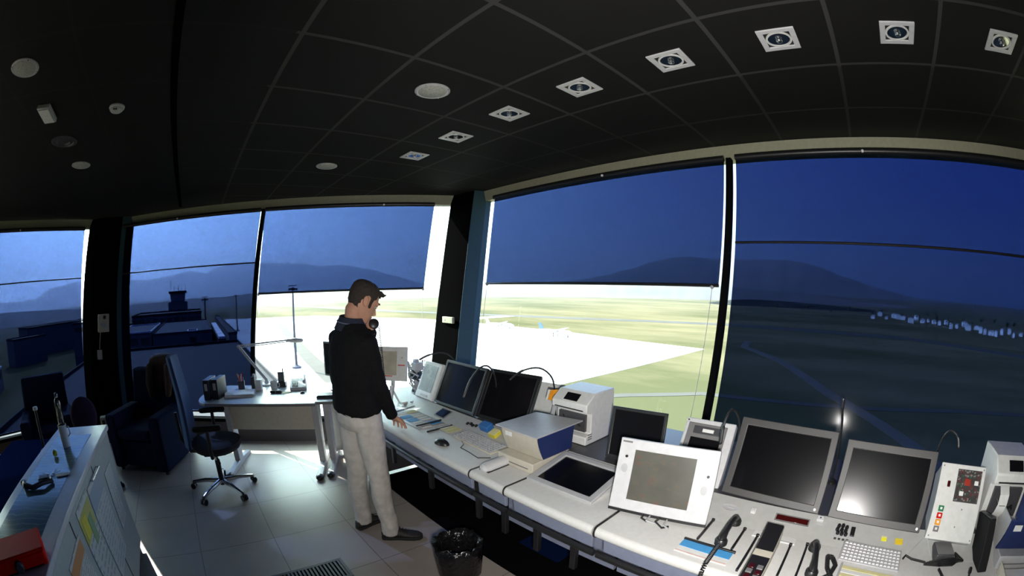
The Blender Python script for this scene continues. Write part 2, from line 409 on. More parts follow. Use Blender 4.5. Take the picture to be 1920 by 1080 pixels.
ribbon('dirt_track_path', [(172,44),(155,41),(130,21),(95,3),(78,-8),(66,-15),(50,-22)], 3.4, ZG+.08, M['dirt'])
ribbon('apron_edge_road', [(30,60),(32,95),(36,130),(47,210),(60,300)], 5, ZG+.08, M['asphalt'])
# mountains: (azimuth, skyline elevation) seen from the tower, built as ridges with depth
def ridge(name, prof, d, m, foot=.62, back=1.5, seed=1):
    rnd = random.Random(seed); rings = []
    az0,az1 = prof[0][0],prof[-1][0]; n = int((az1-az0)*1.6)+2
    rows = [(foot,0.),(foot+(1-foot)*.3,.22),(foot+(1-foot)*.6,.55),(foot+(1-foot)*.85,.88),(1.,1.),(1+(back-1)*.4,.6),(back,0.)]
    for i in range(n):
        az = az0+(az1-az0)*i/(n-1)
        for k in range(len(prof)-1):
            if prof[k][0] <= az <= prof[k+1][0]+1e-6:
                u = (az-prof[k][0])/(prof[k+1][0]-prof[k][0]); u = u*u*(3-2*u)*.5+u*.5; e = prof[k][1]+(prof[k+1][1]-prof[k][1])*u; break
        a = R_(az); ring = []
        for (q,h) in rows:
            dd = d*q
            top = 1.72+d*math.tan(R_(e))
            wob = rnd.uniform(-.06,.06)*(1 if 0<h<.95 else 0)
            z = ZG-1+(top-ZG+1)*max(0,h+wob)
            ring.append((dd*sin(a),dd*cos(a),z))
        rings.append(ring)
    return struct(MB().loft(rings, cap=False, closed=False).build(name, m, smooth=60))
ridge('mountain_ground', [(44,-.15),(51.9,.45),(55.5,1.1),(59.1,2.0),(62.7,3.2),(65.5,3.75),(67.1,3.81),(69.5,3.6),(71.5,3.5),(76.7,3.66),(80,3.7),(82.7,3.55),(85.8,2.9),(88.9,1.85),(94.3,.6),(100,-.2),(106.6,-.5),(112.6,-.6),(117,-.62),(130,-.6)], 3000, M['hill'], seed=3)
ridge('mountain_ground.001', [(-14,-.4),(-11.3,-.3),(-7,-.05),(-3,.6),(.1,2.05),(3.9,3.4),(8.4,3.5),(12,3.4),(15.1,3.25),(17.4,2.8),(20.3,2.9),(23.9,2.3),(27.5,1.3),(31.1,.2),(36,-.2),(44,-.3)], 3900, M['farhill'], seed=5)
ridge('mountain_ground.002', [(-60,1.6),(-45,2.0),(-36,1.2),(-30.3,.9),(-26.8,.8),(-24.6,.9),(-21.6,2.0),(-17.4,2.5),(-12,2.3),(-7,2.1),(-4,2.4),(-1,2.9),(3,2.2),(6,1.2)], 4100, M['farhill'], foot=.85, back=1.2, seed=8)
ridge('low_hill_ground', [(-60,-.1),(-40,-.3),(-30,-.2),(-22,-.5),(-14,-.9),(-10,-.8),(-6,-.75),(-2,-.6),(4,-.6),(9,-.3),(14,-.9),(22,-1.2)], 800, M['hill'], foot=.8, back=1.3, seed=11)
ridge('low_hill_ground.001', [(28,-1.3),(34,-1.1),(41,-.8),(47,-.9),(52,-.4),(60,.1),(68,.3),(76,-.2),(84,-.7),(95,-1.3),(110,-1.6),(120,-1.8),(130,-1.8)], 900, M['hill'], foot=.75, back=1.3, seed=13)
M['wooded'] = pm('wooded_slope', (.022,.024,.02), 1., var=.5, scale=.05, spec=0)
ridge('wooded_hill_ground', [(70,-2.2),(73,-1.7),(76,-1.55),(80,-1.6),(85,-1.75),(90,-1.9),(93,-2.1),(96,-2.5)], 560, M['wooded'], foot=.9, back=1.2, seed=21)
# terminal roofs below the tower, the older tower, masts
def building(name, label, x0, x1, y0, y1, z1, rot=0., roofm='broof', parapet=.5, nwin=0, group=None, side='y0', strip=False):
    cx,cy_ = (x0+x1)/2,(y0+y1)/2
    r = thing(name, label, 'building', (cx,cy_,ZG), rot, group); hx,hy = (x1-x0)/2,(y1-y0)/2; h = z1-ZG
    MB().box(-hx,hx,-hy,hy,0,h).build('walls', M['bwall'], r, smooth=0)
    MB().box(-hx-.1,hx+.1,-hy-.1,hy+.1,h,h+.25).build('roof', M[roofm], r, smooth=0)
    p = MB()
    for a in (-1,1):
        p.box(-hx-.15,hx+.15,a*hy-.12,a*hy+.12,h+.25,h+.25+parapet); p.box(a*hx-.12,a*hx+.12,-hy,hy,h+.25,h+.25+parapet)
    p.build('parapet', M['twhite' if strip else roofm], r, smooth=0)
    for k in range(nwin):
        x = -hx+(k+.5)*2*hx/nwin; w = hx/nwin*.7
        MB().box(x-w,x+w,-hy-.06,-hy+.02,h-2.4,h-.9).build('window', M['bwin'], r, smooth=0)
    return r
building('terminal_building','long near dark terminal roof directly below the tower windows',-25,9,30,93,-9,0,'broof',.5,14)
building('terminal_building','terminal block with two pale roof edges, left of the old tower',-23,-13,106,134,-6.6,0,'broof2',.35,3,strip=True)
building('terminal_building','low blue-grey terminal wall between pale-edged block and plant room',-12.6,3.5,106,150,-7.3,0,'broof2',.3,0)
building('plant_room','small dark rooftop plant room with a pale lid, right of the old tower',-2.6,-.3,95.5,100,-6.3,0,'broof',.2,1,strip=True)
building('terminal_building','far dark terminal block in front of the old tower foot',-27,1.5,158,184,-5.0,0,'broof',.5,10)
building('hangar','dark low shed left of the far terminal block',-52,-30,150,172,-5.2,.1,'broof',.4,3)
building('service_gallery','dark raised gallery along the right side of the terminal roofs',7.4,9.4,98,172,-7.6,0,'broof',.3,0)
r_ = thing('skylight','long pale skylight strip on the right of the terminal roofs','skylight',(5.7,122,-8.4))
MB().box(-.9,.9,-24,26,-11.6,0).build('curb', M['broof'], r_, smooth=0)
for k in range(6): MB().box(-.8,.8,-23.5+8.2*k,-16+8.2*k,0,.5).build('glazed_unit', M['twhite'], r_, smooth=0)
building('apartment_building','big dark flat-topped block seen through the blind at the left',-114.1,-58.1,220.2,236.2,-7.5,R_(48),'broof',.4,0)
building('apartment_building','lower dark block joined to the left of the big dark block',-101,-81,177,189,-10,R_(48),'broof',.4,0)
o_b = building('office_building','low building with pale roof and glazed front at the lower left',-96,-56,101,113,-14,R_(108.6),'twhite',.3,12,strip=True)
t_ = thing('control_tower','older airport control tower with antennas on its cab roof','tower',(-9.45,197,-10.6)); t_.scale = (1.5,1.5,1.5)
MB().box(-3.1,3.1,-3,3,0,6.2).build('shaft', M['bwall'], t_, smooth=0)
MB().loft([[( -2.2,-2.2,6.2),(2.2,-2.2,6.2),(2.2,2.2,6.2),(-2.2,2.2,6.2)],[(-2.5,-2.5,8.6),(2.5,-2.5,8.6),(2.5,2.5,8.6),(-2.5,2.5,8.6)]]).build('cab_glass', pm('cab_glass_sky_tone',(.17,.19,.21),.3,scale=.5), t_, smooth=0)  # pale opaque colour paints the sky showing through the cab
MB().box(-2.9,2.9,-2.9,2.9,5.6,6.3).build('gallery', M['broof'], t_, smooth=0)
MB().box(-2.9,2.9,-2.9,2.9,8.6,9.3).build('cab_roof', M['broof'], t_, smooth=0)
for x,h in ((-2.4,3.2),(-1.2,1.4),(.2,1.6),(1.3,1.2),(2.5,1.8)):
    MB().cyl((x,0,9.3),(x,0,9.3+h),.07,n=6).build('antenna', M['broof'], t_)
b_ = MB(); b_.sph((0,0,0),1); 
M['mastgrey'] = pm('mast_grey', (.07,.07,.075), .7)
def mast(label, x, y, h, group=None, lamp=True):
    m_ = thing('light_mast', label, 'mast', (x,y,ZG), 0, group)
    MB().tube([(0,0,0),(0,0,h)],[.40,.24],10).build('pole', M['mastgrey'], m_)
    MB().lathe([(1.4,0),(1.4,.5),(.5,.9),(.35,1.2)],n=12).build('footing', M['bwall'], m_)
    hd = MB(); hd.box(-1.2,1.2,-.1,.1,h-.5,h-.3); hd.box(-1.2,1.2,-.1,.1,h+.3,h+.5); hd.build('crossarm', M['dgrey'], m_, smooth=0)
    for x_ in (-1.1,-.4,.4,1.1):
        MB().box(x_-.28,x_+.28,-.35,.15,h-.9,h-.45).build('floodlight', M['dgrey'], m_, smooth=0)
mast('tall floodlight mast standing on the bright apron', 28,116,22.2)
mast('distant floodlight mast right of the old tower', 3.2,165,20)
mast('far floodlight mast beyond the terminal roof edge', 24,245,20)
# aircraft parked on the apron
def aircraft(label, x, y, rz, s, tailm):
    a = thing('aircraft', label, 'aircraft', (x,y,ZG+.1), rz, 'parked aircraft on the apron'); a.scale = (s,s,s)
    MB().tube([(0,9,1.6),(0,8.2,1.7),(0,6.5,1.9),(0,-4,1.9),(0,-8,2.3),(0,-9.5,2.6)],[.15,.6,1.0,1.0,.5,.12],14).build('fuselage', M['bwhite'], a)
    w = MB()
    for q in (-1,1): w.add([(0,1.8,2.6),(q*10,-.2,2.8),(q*10,-1.2,2.8),(0,-.9,2.6),(0,1.8,2.75),(q*10,-.2,2.9),(q*10,-1.2,2.9),(0,-.9,2.75)],[(0,1,2,3),(4,5,6,7),(0,1,5,4),(1,2,6,5),(2,3,7,6)])
    w.build('wing', M['bwhite'], a, smooth=0)
    MB().add([(-.1,-6.6,2.5),(-.1,-9.2,2.5),(-.1,-9.9,5.4),(-.1,-8.4,5.4),(.1,-6.6,2.5),(.1,-9.2,2.5),(.1,-9.9,5.4),(.1,-8.4,5.4)],[(0,1,2,3),(7,6,5,4),(0,4,5,1),(1,5,6,2),(2,6,7,3),(3,7,4,0)]).build('tail_fin', tailm, a, smooth=0)
    for q in (-1,1): MB().tube([(q*3.3,2.2,2.3),(q*3.3,-.8,2.4)],[.45,.3],10).build('engine', M['bwhite'], a)
    for px,py in ((0,6),(-1.6,-.5),(1.6,-.5)): MB().cyl((px,py,0),(px,py,1.6),.16,n=8).build('landing_gear', M['dgrey'], a)
M['tailblue'] = pm('blue_tail_paint', (.05,.10,.30), .5)
aircraft('white aircraft with a blue tail, parked nearer the middle of the apron',132.5,114,R_(185),.95,M['tailblue'])
aircraft('white aircraft parked far out beside the corner column',139,156,R_(200),.85,M['bwhite'])
# white sheds of the industrial estate on the right
rnd = random.Random(4)
k = 0
for i in range(26):
    az = 93.6+i*.92+rnd.uniform(-.25,.25)
    d = 430+rnd.uniform(-30,40)-i*3.0; w_ = rnd.uniform(2.2,6); hh = rnd.uniform(2.0,4.0)
    a = R_(az)
    r = thing('warehouse', 'small white industrial shed in the row below the mountain', 'building', (d*sin(a),d*cos(a),ZG), -a+rnd.uniform(-.2,.2), 'white sheds of the distant industrial estate')
    MB().box(-w_/2,w_/2,-4,4,0,hh).build('walls', M['twhite'], r, smooth=0)
    MB().extr([(-w_/2-.3,hh),(w_/2+.3,hh),(0,hh+.9)],-4.2,4.2).build('roof', M['lgrey'], r, smooth=0)
# trees: dark clumps along the field edge and by the old tower
def tree(x, y, h, label, group, seed):
    rr = random.Random(seed); t0 = thing('tree', label, 'tree', (x,y,ZG), rr.uniform(0,6), group)
    MB().tube([(0,0,0),(0,0,h*.5)],[.25,.12],6).build('trunk', M['wood'], t0)
    c = MB()
    for j in range(7):
        a = rr.uniform(0,6.28); q = rr.uniform(0,.2)*h
        s_ = rr.uniform(.13,.2)*h
        c.sph((q*cos(a),q*sin(a),h*rr.uniform(.45,.8)),s_,s_*rr.uniform(.8,1.1),s_*rr.uniform(.7,1),8,6)
    c.build('crown', M['tree'], t0, smooth=60)
for i in range(10):
    tree(-62+i*4.6+rnd.uniform(-.5,.5), 196+14*(i%2), rnd.uniform(10,12.5), 'dark tree in the clump left of the old tower', 'trees by the old tower', i)
for i in range(30):
    az = 72+i*1.75+rnd.uniform(-.5,.5); d = 440+32*(i%3)+rnd.uniform(-4,4); a = R_(az)
    tree(d*sin(a), d*cos(a), rnd.uniform(4,8.5), 'dark tree in the line along the far field edge', 'trees along the far field edge', 50+i)

# the morning haze over the plain
hz_ = MB(); N_ = 40
rg = [[(r_*sin(2*pi*i/N_), r_*cos(2*pi*i/N_), z_) for i in range(N_)] for r_,z_ in ((240,ZG+1.2),(4150,ZG+1.2),(4150,262),(240,262))]
b0 = [p for r_ in rg for p in r_]
hz_.add(b0, [(j*N_+i, j*N_+(i+1)%N_, ((j+1)%4)*N_+(i+1)%N_, ((j+1)%4)*N_+i) for j in range(4) for i in range(N_)])
m_, t_n, p_, o_ = nt('haze'); t_n.nodes.remove(p_)
vs = t_n.nodes.new('ShaderNodeVolumeScatter'); vs.inputs['Color'].default_value = (.86,.93,1,1); vs.inputs['Density'].default_value = 1/2600; vs.inputs['Anisotropy'].default_value = .65
t_n.links.new(vs.outputs[0], o_.inputs['Volume'])
hz_o = hz_.build('haze', m_, smooth=0); tag(hz_o, 'thin pale haze lying over the plain and the mountains', 'haze', kind='stuff')
# ------------------------------------------------------------------ ceiling fittings
M['lampglass'] = pm('lamp_reflector', (.75,.75,.78), .08, 1.)
M['lampdark'] = pm('lamp_recess', (.01,.01,.01), .6)
M['spkgrey'] = pm('speaker_grille', (.34,.34,.31), .6, var=.25, scale=90)
DL = [(1.835,3.19,'square recessed downlight nearest the corner column, smallest in the row'),(1.845,2.58,'square recessed downlight, second of the row from the corner column'),
      (1.84,1.97,'square recessed downlight, third of the row from the corner column'),(1.835,1.37,'square recessed downlight, fourth of the row from the corner column'),
      (1.83,.77,'square recessed downlight, fifth of the row from the corner column'),(1.82,.17,'square recessed downlight, sixth of the row from the corner column'),
      (1.82,-.47,'square recessed downlight, seventh of the row from the corner column'),(1.80,-1.13,'square recessed downlight at the right end of the row')]
def downlight():
    r = thing('downlight', DL[0][2], 'ceiling light', (0,0,0), 0, 'square downlights in a row')
    f = MB(); f.frame(.195,.195,.03,-.008,.0,0,-.0975); f.build('frame', M['bwhite'], r, .0015)
    g = MB(); g.lathe([(.068,-.007),(.068,-.001),(.058,-.001),(.058,-.007),(.068,-.007)],n=28,cap=False); g.build('ring', M['white'], r)
    MB().box(-.066,.066,-.066,.066,-.0015,-.0005).build('recess', M['lampdark'], r, smooth=0)
    MB().lathe([(.056,-.004),(.05,-.0025),(.03,-.0015),(.012,-.001)],n=28).build('reflector', M['lampglass'], r)
    MB().sph((0,0,-.012),.017,nz if False else .017,.012).build('bulb', M['lampglass'], r)
    return r
d0 = None
for x,y,l in DL:
    if d0 is None: d0 = downlight(); d0.location = (x,y,H)
    else: copy_thing(d0, l, (x,y,H))
def speaker_():
    r = thing('ceiling_speaker', 'x', 'ceiling speaker', (0,0,0), 0, 'round ceiling speakers')
    MB().lathe([(.105,0),(.105,-.006),(.095,-.011),(.088,-.009)],n=32).build('rim', M['lgrey'], r)
    MB().lathe([(.089,-.006),(.08,-.012),(.0,-.015)],n=32).build('grille', M['spkgrey'], r)
    for k in range(4): MB().cyl((.098*cos(k*pi/2+.6),.098*sin(k*pi/2+.6),-.006),(.098*cos(k*pi/2+.6),.098*sin(k*pi/2+.6),-.0115),.004,n=8).build('screw', M['steel'], r)
    return r
s0 = speaker_(); s0.location = (1.235,1.98,H); s0['label'] = 'large pale round ceiling speaker beside the fourth square downlight'
copy_thing(s0,'small-looking pale round ceiling speaker above the mullion window',(1.22,3.82,H))
copy_thing(s0,'grey round ceiling speaker at the upper left, near the ceiling edge',(-1.27,1.95,H))
copy_thing(s0,'dim round ceiling speaker above the left black column',(-1.30,3.8,H))
r = thing('smoke_detector','small white domed smoke detector on the black ceiling','smoke detector',(-.71,2.62,H))
MB().lathe([(.060,0),(.060,-.010),(.056,-.014),(.05,-.015)],n=28).build('base', M['bwhite'], r)
MB().lathe([(.052,-.013),(.05,-.024),(.04,-.032),(0,-.035)],n=28).build('dome', M['bwhite'], r)
for k in (-1,0,1): MB().box(-.003+.011*k,.003+.011*k,-.046,-.034,-.0345,-.024).build('vent_slot', M['blackp'], r, smooth=0)
r = thing('emergency_light','small pale rectangular emergency light fixed to the ceiling','emergency light',(-1.28,2.57,H+.001),.05)
MB().box(-.055,.055,-.125,.125,-.03,0).build('housing', M['lgrey'], r, .006); MB().box(-.045,.045,-.11,.11,-.037,-.03).build('diffuser', M['paper'], r, .003)
r = thing('ceiling_vent','faint dark round air vent between two ceiling speakers','vent',(-1.3,3.15,H))
MB().lathe([(.13,0),(.13,-.006),(.10,-.012),(.09,-.004),(.06,-.012),(.05,-.004),(0,-.01)],n=28).build('diffuser', M['dgrey'], r)

# ------------------------------------------------------------------ far desk and side desk along the front windows
def legframe(root, x, y0, y1, h):
    """a T-leg: column pair and a foot running front to back"""
    b = MB(); b.loft([[(x-.03,y0+.30,.04),(x+.03,y0+.30,.04),(x+.03,y0+.42,.04),(x-.03,y0+.42,.04)],[(x-.03,y0+.22,h),(x+.03,y0+.22,h),(x+.03,y0+.40,h),(x-.03,y0+.40,h)]])
    l = b.build('leg', M['lgrey'], root, .006)
    f = MB(); f.loft([[(x-.035,y0-.0,.0),(x+.035,y0,.0),(x+.03,y0,.03),(x-.03,y0,.03)],[(x-.035,y0+.36,.0),(x+.035,y0+.36,0),(x+.03,y0+.36,.07),(x-.03,y0+.36,.07)],[(x-.035,y1,.0),(x+.035,y1,.0),(x+.03,y1,.03),(x-.03,y1,.03)]])
    f.build('foot', M['lgrey'], l, .006)
    MB().sph((x,y0+.0,.026),.04,.05,.03,12,8).build('end_cap', M['blackp'], l)
ang_l = math.atan2(-.439,.8985)
def desk(name, label, A, w, dep, roundl=False):
    r = thing(name, label, 'desk', (A[0],A[1],0), ang_l)
    pl = [(0,0),(w,0),(w,dep),(0,dep)]
    if roundl: pl = [(w,0),(w,dep),(.0,dep)]+[(-.16+.16*(1-cos(pi*k/12)) - .0, dep*.5+dep*.5*cos(pi*k/12)) if False else (-.17*sin(pi*k/12), dep*.5+dep*.5*cos(pi*k/12)) for k in range(13)]+[(0,0)]
    top = MB().prism(pl, .712, .74).build('desk_top', M['desk'], r, .006)
    MB().box(.0,w,-.004,.0,.714,.738).build('edge_strip', M['grey'], top, smooth=0)
    return r
dk = desk('desk','white desk with grey modesty panel, under the front windows','' or (-.02,4.0),1.115,.74,True)
MB().box(.10,1.08,.30,.32,.40,.70).build('modesty_panel', M['beige'], dk, .004)
legframe(dk,.12,.02,.70,.712); legframe(dk,1.06,.02,.70,.712)
MB().box(.14,1.05,.36,.40,.62,.67).build('crossbar', M['grey'], dk, .004)
sd = desk('side_desk','white side desk standing between the far desk and the console','' or (.992,3.562),.42,.74)
legframe(sd,.06,.02,.70,.712); MB().box(.02,.40,.60,.62,.04,.70).build('sun_block_back_panel', M['grey'], sd, .004)  # back panel carried down low to block sunlight under the desk

def ndesk(x, y, z=.742):
    return Vector((x,y,z))
# lever binders
for k,(x,y,l) in enumerate(((.062,4.215,'black lever binder standing at the left end of the desk'),(.16,4.20,'black lever binder leaning beside another at the desk end'))):
    r = thing('binder', l, 'binder', (x,y,.7405), ang_l+(-.02 if k else .06), 'black binders on the far desk')
    MB().box(-.034,.034,-.12,.12,0,.19).build('cover', M['blackp'], r, .004); MB().box(-.026,.026,-.112,.121,.012,.182).build('pages', M['dgrey'], r, smooth=0)
    MB().box(-.016,.016,-.1225,-.12,.09,.155).build('spine_label', M['lgrey'], r, smooth=0)
r = thing('paper_stack','loose stack of white papers in front of the pen cup','papers',(.36,4.17,.7405),ang_l+.25)
for k in range(7):
    MB(Matrix.Rotation(rnd.uniform(-.15,.15),4,'Z')@Matrix.Translation((rnd.uniform(-.02,.02),rnd.uniform(-.02,.02),0))).box(-.15,.15,-.105,.105,k*.004,k*.004+.003).build('sheet', M['paper'], r, smooth=0)
r = thing('pen_cup','dark mesh cup full of pens on its black tray','pen cup',(.415,4.36,.7405))
MB().lathe([(.085,0),(.085,.008),(.075,.012)],n=20).build('tray', M['blackp'], r)
MB().lathe([(.036,.012),(.04,.10),(.036,.10),(.033,.018)],n=18).build('cup', M['dgrey'], r)
for k in range(9):
    a = k*.7; MB().tube([(.012*cos(a),.012*sin(a),.02),(.035*cos(a),.035*sin(a),.155+.02*sin(3*a))],.0042,6).build('pen', M[('brown','red','bwhite','lgrey','orange')[k%5]], r)
# drafting lamp with a hinged white arm
r = thing('desk_lamp','white hinged-arm desk lamp reaching across the window','lamp',(.72,4.48,.7405))
MB().lathe([(.07,0),(.07,.016),(.03,.024),(.014,.06)],n=20).build('base', M['white'], r)
e_ = Vector((-.28,.04,.42)); h_ = Vector((.30,.06,.435))
a_ = MB(); a_.tube([(-.008,0,.05),e_+Vector((-.008,0,0))],.008,8); a_.tube([(.012,0,.05),e_+Vector((.012,0,0))],.008,8); a_.build('lower_arm', M['lgrey'], r)
MB().sph(e_,.018).build('joint', M['lgrey'], r)
a_ = MB(); a_.tube([e_+Vector((0,0,.008)),h_+Vector((0,0,.006))],.008,8); a_.tube([e_+Vector((0,0,-.012)),h_+Vector((0,0,-.010))],.005,8); a_.build('upper_arm', M['lgrey'], r)
MB().limb([h_+Vector((-.02,0,0)),h_+Vector((.08,.01,-.004)),h_+Vector((.16,.02,-.012))],[.012,.026,.020],12).build('lamp_head', M['lgrey'], r)
# small things in the middle of the desk
def mugbox(name,label,cat,x,y,parts): 
    r = thing(name,label,cat,(x,y,.7405),ang_l)
    for nme,m,b in parts: b.build(nme,M[m],r,.003)
    return r
mugbox('cardboard_box','small white carton at the foot of the desk lamp','box',.60,4.28,[('box','paper',MB().box(-.03,.03,-.03,.03,0,.10)),('lid','white',MB().box(-.032,.032,-.032,.032,.10,.108))])
mugbox('cup','white cup between carton and black radio handset stand','cup',.75,4.22,[('cup_body','white',MB().lathe([(.032,0),(.04,.085),(.035,.085),(.029,.01)],n=20)),('handle','white',MB().tube([(.036,0,.025),(.06,0,.03),(.062,0,.06),(.039,0,.068)],.005,8))])
mugbox('sunglasses_case','flat dark case lying near the desk edge','case',.735,4.06,[('case','blackp',MB().limb([(-.05,0,.014),(.05,0,.014)],[.014,.014],10)),('latch','alu',MB().box(-.006,.006,-.016,-.013,.008,.02))])
q = mugbox('radio_charger','black cradle with a hand radio, left of the grey desk phone','radio',.86,4.33,[('cradle','blackp',MB().box(-.05,.05,-.04,.04,0,.05)),('radio','dgrey',MB().box(-.034,.034,-.02,.02,.05,.15)),('antenna','blackp',MB().cyl((.022,0,.15),(.022,0,.185),.006,n=8))])
mugbox('tape_dispenser','small dark stapler-like holder on the paper pile edge','dispenser',.56,4.36,[('body','dgrey',MB().box(-.02,.02,-.05,.05,0,.13)),('roll','lgrey',MB().cyl((-.012,0,.13),(.012,0,.13),.025,n=14))])
r = thing('desk_phone','grey desk telephone with a raised keypad, right end of the far desk','telephone',(1.0,4.14,.7405),ang_l+.15)
MB().extr([(-.10,0),(.10,0),(.10,.085),(-.10,.03)],-.085,.085).build('body', M['lgrey'], r, .005)
r.rotation_euler = (0,0,ang_l+.15+pi/2)
MB().limb([(-.05,-.065,.075),(.0,-.067,.098),(.07,-.065,.112)],[.018,.013,.018],10).build('handset', M['lgrey'], r)
MB().add([(.03,.0,.068),(.03,.07,.068),(.085,.07,.083),(.085,.0,.083)],[(0,1,2,3)]).build('display', M['dgrey'], r, smooth=0)
for i in range(4):
    for j in range(3): MB().box(-.075+i*.022,-.061+i*.022,.005+j*.022,.019+j*.022,.037+i*.006,.047+i*.006).build('button', M['dgrey'], r, smooth=0)
for k,(x,y) in enumerate(((.84,4.02),(.98,3.92))):
    r = thing('notepad' if k==0 else 'computer_mouse', ('small crumpled note lying in front of the desk phone','tiny dark mouse near the right corner of the far desk')[k], ('note','mouse')[k], (x,y,.7405), .4)
    if k==0: MB().add([(-.05,-.03,.001),(.05,-.03,.006),(.05,.03,.001),(-.05,.03,.009),(0,0,.012)],[(0,1,4),(1,2,4),(2,3,4),(3,0,4)]).build('sheet', M['lyellow'], r, smooth=0)
    else:
        MB().sph((0,0,.0),.028,.018,.018,12,8,0,1).build('shell', M['blackp'], r); MB().cyl((.01,-.003,.016),(.01,.003,.016),.004,n=8).build('wheel', M['grey'], r)
# monitor seen side on behind the man, keyboard in front of it
r = thing('computer_monitor','grey monitor on the side desk, mostly hidden behind the man','monitor',(1.375,3.87,.7405),R_(-60))
MB().box(-.19,.19,-.02,.02,.12,.46).build('housing', M['grey'], r, .006); MB().box(-.17,.17,-.023,-.02,.14,.44).build('screen', M['screenm'], r, smooth=0)
MB().cyl((0,.02,.0),(0,.02,.2),.025,n=12).build('stand', M['dgrey'], r); MB().lathe([(.11,0),(.11,.012),(.04,.03)],n=24).build('base', M['dgrey'], r)
r = thing('keyboard','black keyboard on the side desk at the man\'s back','keyboard',(1.17,3.66,.7405),ang_l)
MB().box(-.11,.15,-.07,.07,0,.022).build('case', M['blackp'], r, .004)
for i in range(5): MB().box(-.10,.14,-.06+i*.024,-.042+i*.024,.022,.027).build('key_row', M['dgrey'], r, smooth=0)

# ------------------------------------------------------------------ task chair
r = thing('task_chair','black task chair with tall blue backrest and chrome star base','chair',(.0,3.72,0),R_(-8))
for k in range(5):
    a = R_(72*k+20); d = Vector((cos(a),sin(a),0))
    b = MB(); b.tube([d*.03+Vector((0,0,.10)),d*.18+Vector((0,0,.092)),d*.325+Vector((0,0,.066))],[.024,.02,.015],10); l = b.build('star_leg', M['steel'], r)
    q = Vector((-d.y,d.x,0)); c = d*.33
    b = MB(); b.cyl(c-q*.026+Vector((0,0,.028)),c-q*.006+Vector((0,0,.028)),.028,n=16); b.cyl(c+q*.006+Vector((0,0,.028)),c+q*.026+Vector((0,0,.028)),.028,n=16); b.build('caster', M['blackp'], l)
    MB().cyl(c+Vector((0,0,.03)),c+Vector((0,0,.07)),.008,n=8).build('caster_stem', M['blackp'], l)
MB().cyl((0,0,.06),(0,0,.30),.026,n=16).build('gas_lift', M['blackp'], r); MB().cyl((0,0,.2),(0,0,.38),.016,n=16).build('piston', M['steel'], r)
MB().box(-.11,.11,-.09,.09,.36,.40).build('mechanism', M['blackp'], r, .012)
s_ = MB(); s_.loft([[(.24*sx*cos(a)*1.0+.03, .245*sx*sin(a), z+.012*cos(a)*cos(a)) for a in [2*pi*i/28 for i in range(28)]] for sx,z in ((.72,.40),(.97,.415),(1.04,.445),(1.0,.475),(.85,.49),(.4,.492))])
s_.build('seat', M['chairblk'], r)
b = MB()
rings = []
for k in range(9):
    z = .47+.76*k/8; w_ = .21-.05*(k/8)**2; x0 = -.235-.055*(k/8)+.03*sin(pi*k/8)
    rings.append([(x0+.05*(y_/.21)**2+dx, y_, z) for y_,dx in [(-w_,0),(-w_*.5,0),(0,0),(w_*.5,0),(w_,0),(w_,-.03),(w_*.5,-.045),(0,-.05),(-w_*.5,-.045),(-w_,-.03)]])
bk = b.loft(rings).build('backrest', M['chairblue'], r, .006); bk['label'] = 'tall blue fabric backrest'
MB().tube([(-.06,0,.385),(-.24,0,.40),(-.31,0,.52),(-.325,0,.75)],[.022,.02,.018,.016],10).build('back_support', M['blackp'], r)
for q in (-1,1):
    l = MB().tube([(.0,q*.18,.395),(.0,q*.275,.42),(.0,q*.29,.50),(.0,q*.285,.665)],[.016,.018,.018,.018],10).build('armrest', M['blackp'], r)
    MB().limb([(-.11,q*.285,.675),(.11,q*.285,.675)],[.026,.026],10).build('arm_pad', M['blackm'], l)
for q in (-1,1): MB().limb([(.02,q*.12,.37),(.05,q*.25,.36)],[.008,.014],8).build('lever', M['blackp'], r)

# ------------------------------------------------------------------ armchairs, jacket, round chair
def armchair(label, loc, rz, group='navy armchairs by the left windows'):
    r = thing('armchair', label, 'armchair', loc, rz, group)
    MB().box(-.24,.24,.05,.62,.06,.34).build('base', M['navy'], r, .02)
    MB().box(-.245,.245,.0,.60,.34,.46).build('seat_cushion', M['navy'], r, .045, seg=4)
    b = MB(); b.loft([[(-.36,.60,.06),(.36,.60,.06),(.36,.80,.06),(-.36,.80,.06)],[(-.36,.62,.55),(.36,.62,.55),(.36,.83,.55),(-.36,.83,.55)],[(-.35,.70,.95),(.35,.70,.95),(.35,.85,.95),(-.35,.85,.95)]]); b.build('backrest', M['navy'], r, .03, seg=3)
    for q in (-1,1): MB().box(q*.32-.075,q*.32+.075,.0,.62,.04,.60).build('armrest', M['navy'], r, .03, seg=3)
    for x in (-.33,.33):
        for y in (.07,.76): MB().cyl((x,y,0),(x,y,.06),.022,n=10).build('foot', M['blackp'], r)
    return r
armchair('navy upholstered armchair with a brown jacket over its back',(-.93,4.36,0),R_(-26))
armchair('navy armchair beyond the grey cabinet, only its tall back in view',(-2.15,4.55,0),R_(20))
jk = MB()
rings = []
rr = random.Random(5)
for k in range(13):
    a = -pi*.55+pi*1.1*k/12
    ring = []
    for j in range(14):
        u = -.17+.34*j/13; w_ = 1-.25*(u/.17)**2
        y = sin(a)*.125*(1+.1*rr.uniform(-1,1)); z = cos(a)*.07*w_+(-.34*abs(sin(a))**3+.02*rr.uniform(-1,1))*(1 if abs(a)>.9 else .2)
        ring.append((u+.012*rr.uniform(-1,1),y,z+.05*w_))
    rings.append(ring)
jo = jk.loft(rings, cap=False, closed=False)
r = thing('jacket','brown jacket draped over the back of the navy armchair','jacket',(-.485,5.02,.975),R_(-26))
jb = jo.build('jacket_body', M['brown'], r, smooth=70); sm = jb.modifiers.new('thick','SOLIDIFY'); sm.thickness=.012; sm.offset=1; ss = jb.modifiers.new('sub','SUBSURF'); ss.levels=1; ss.render_levels=1
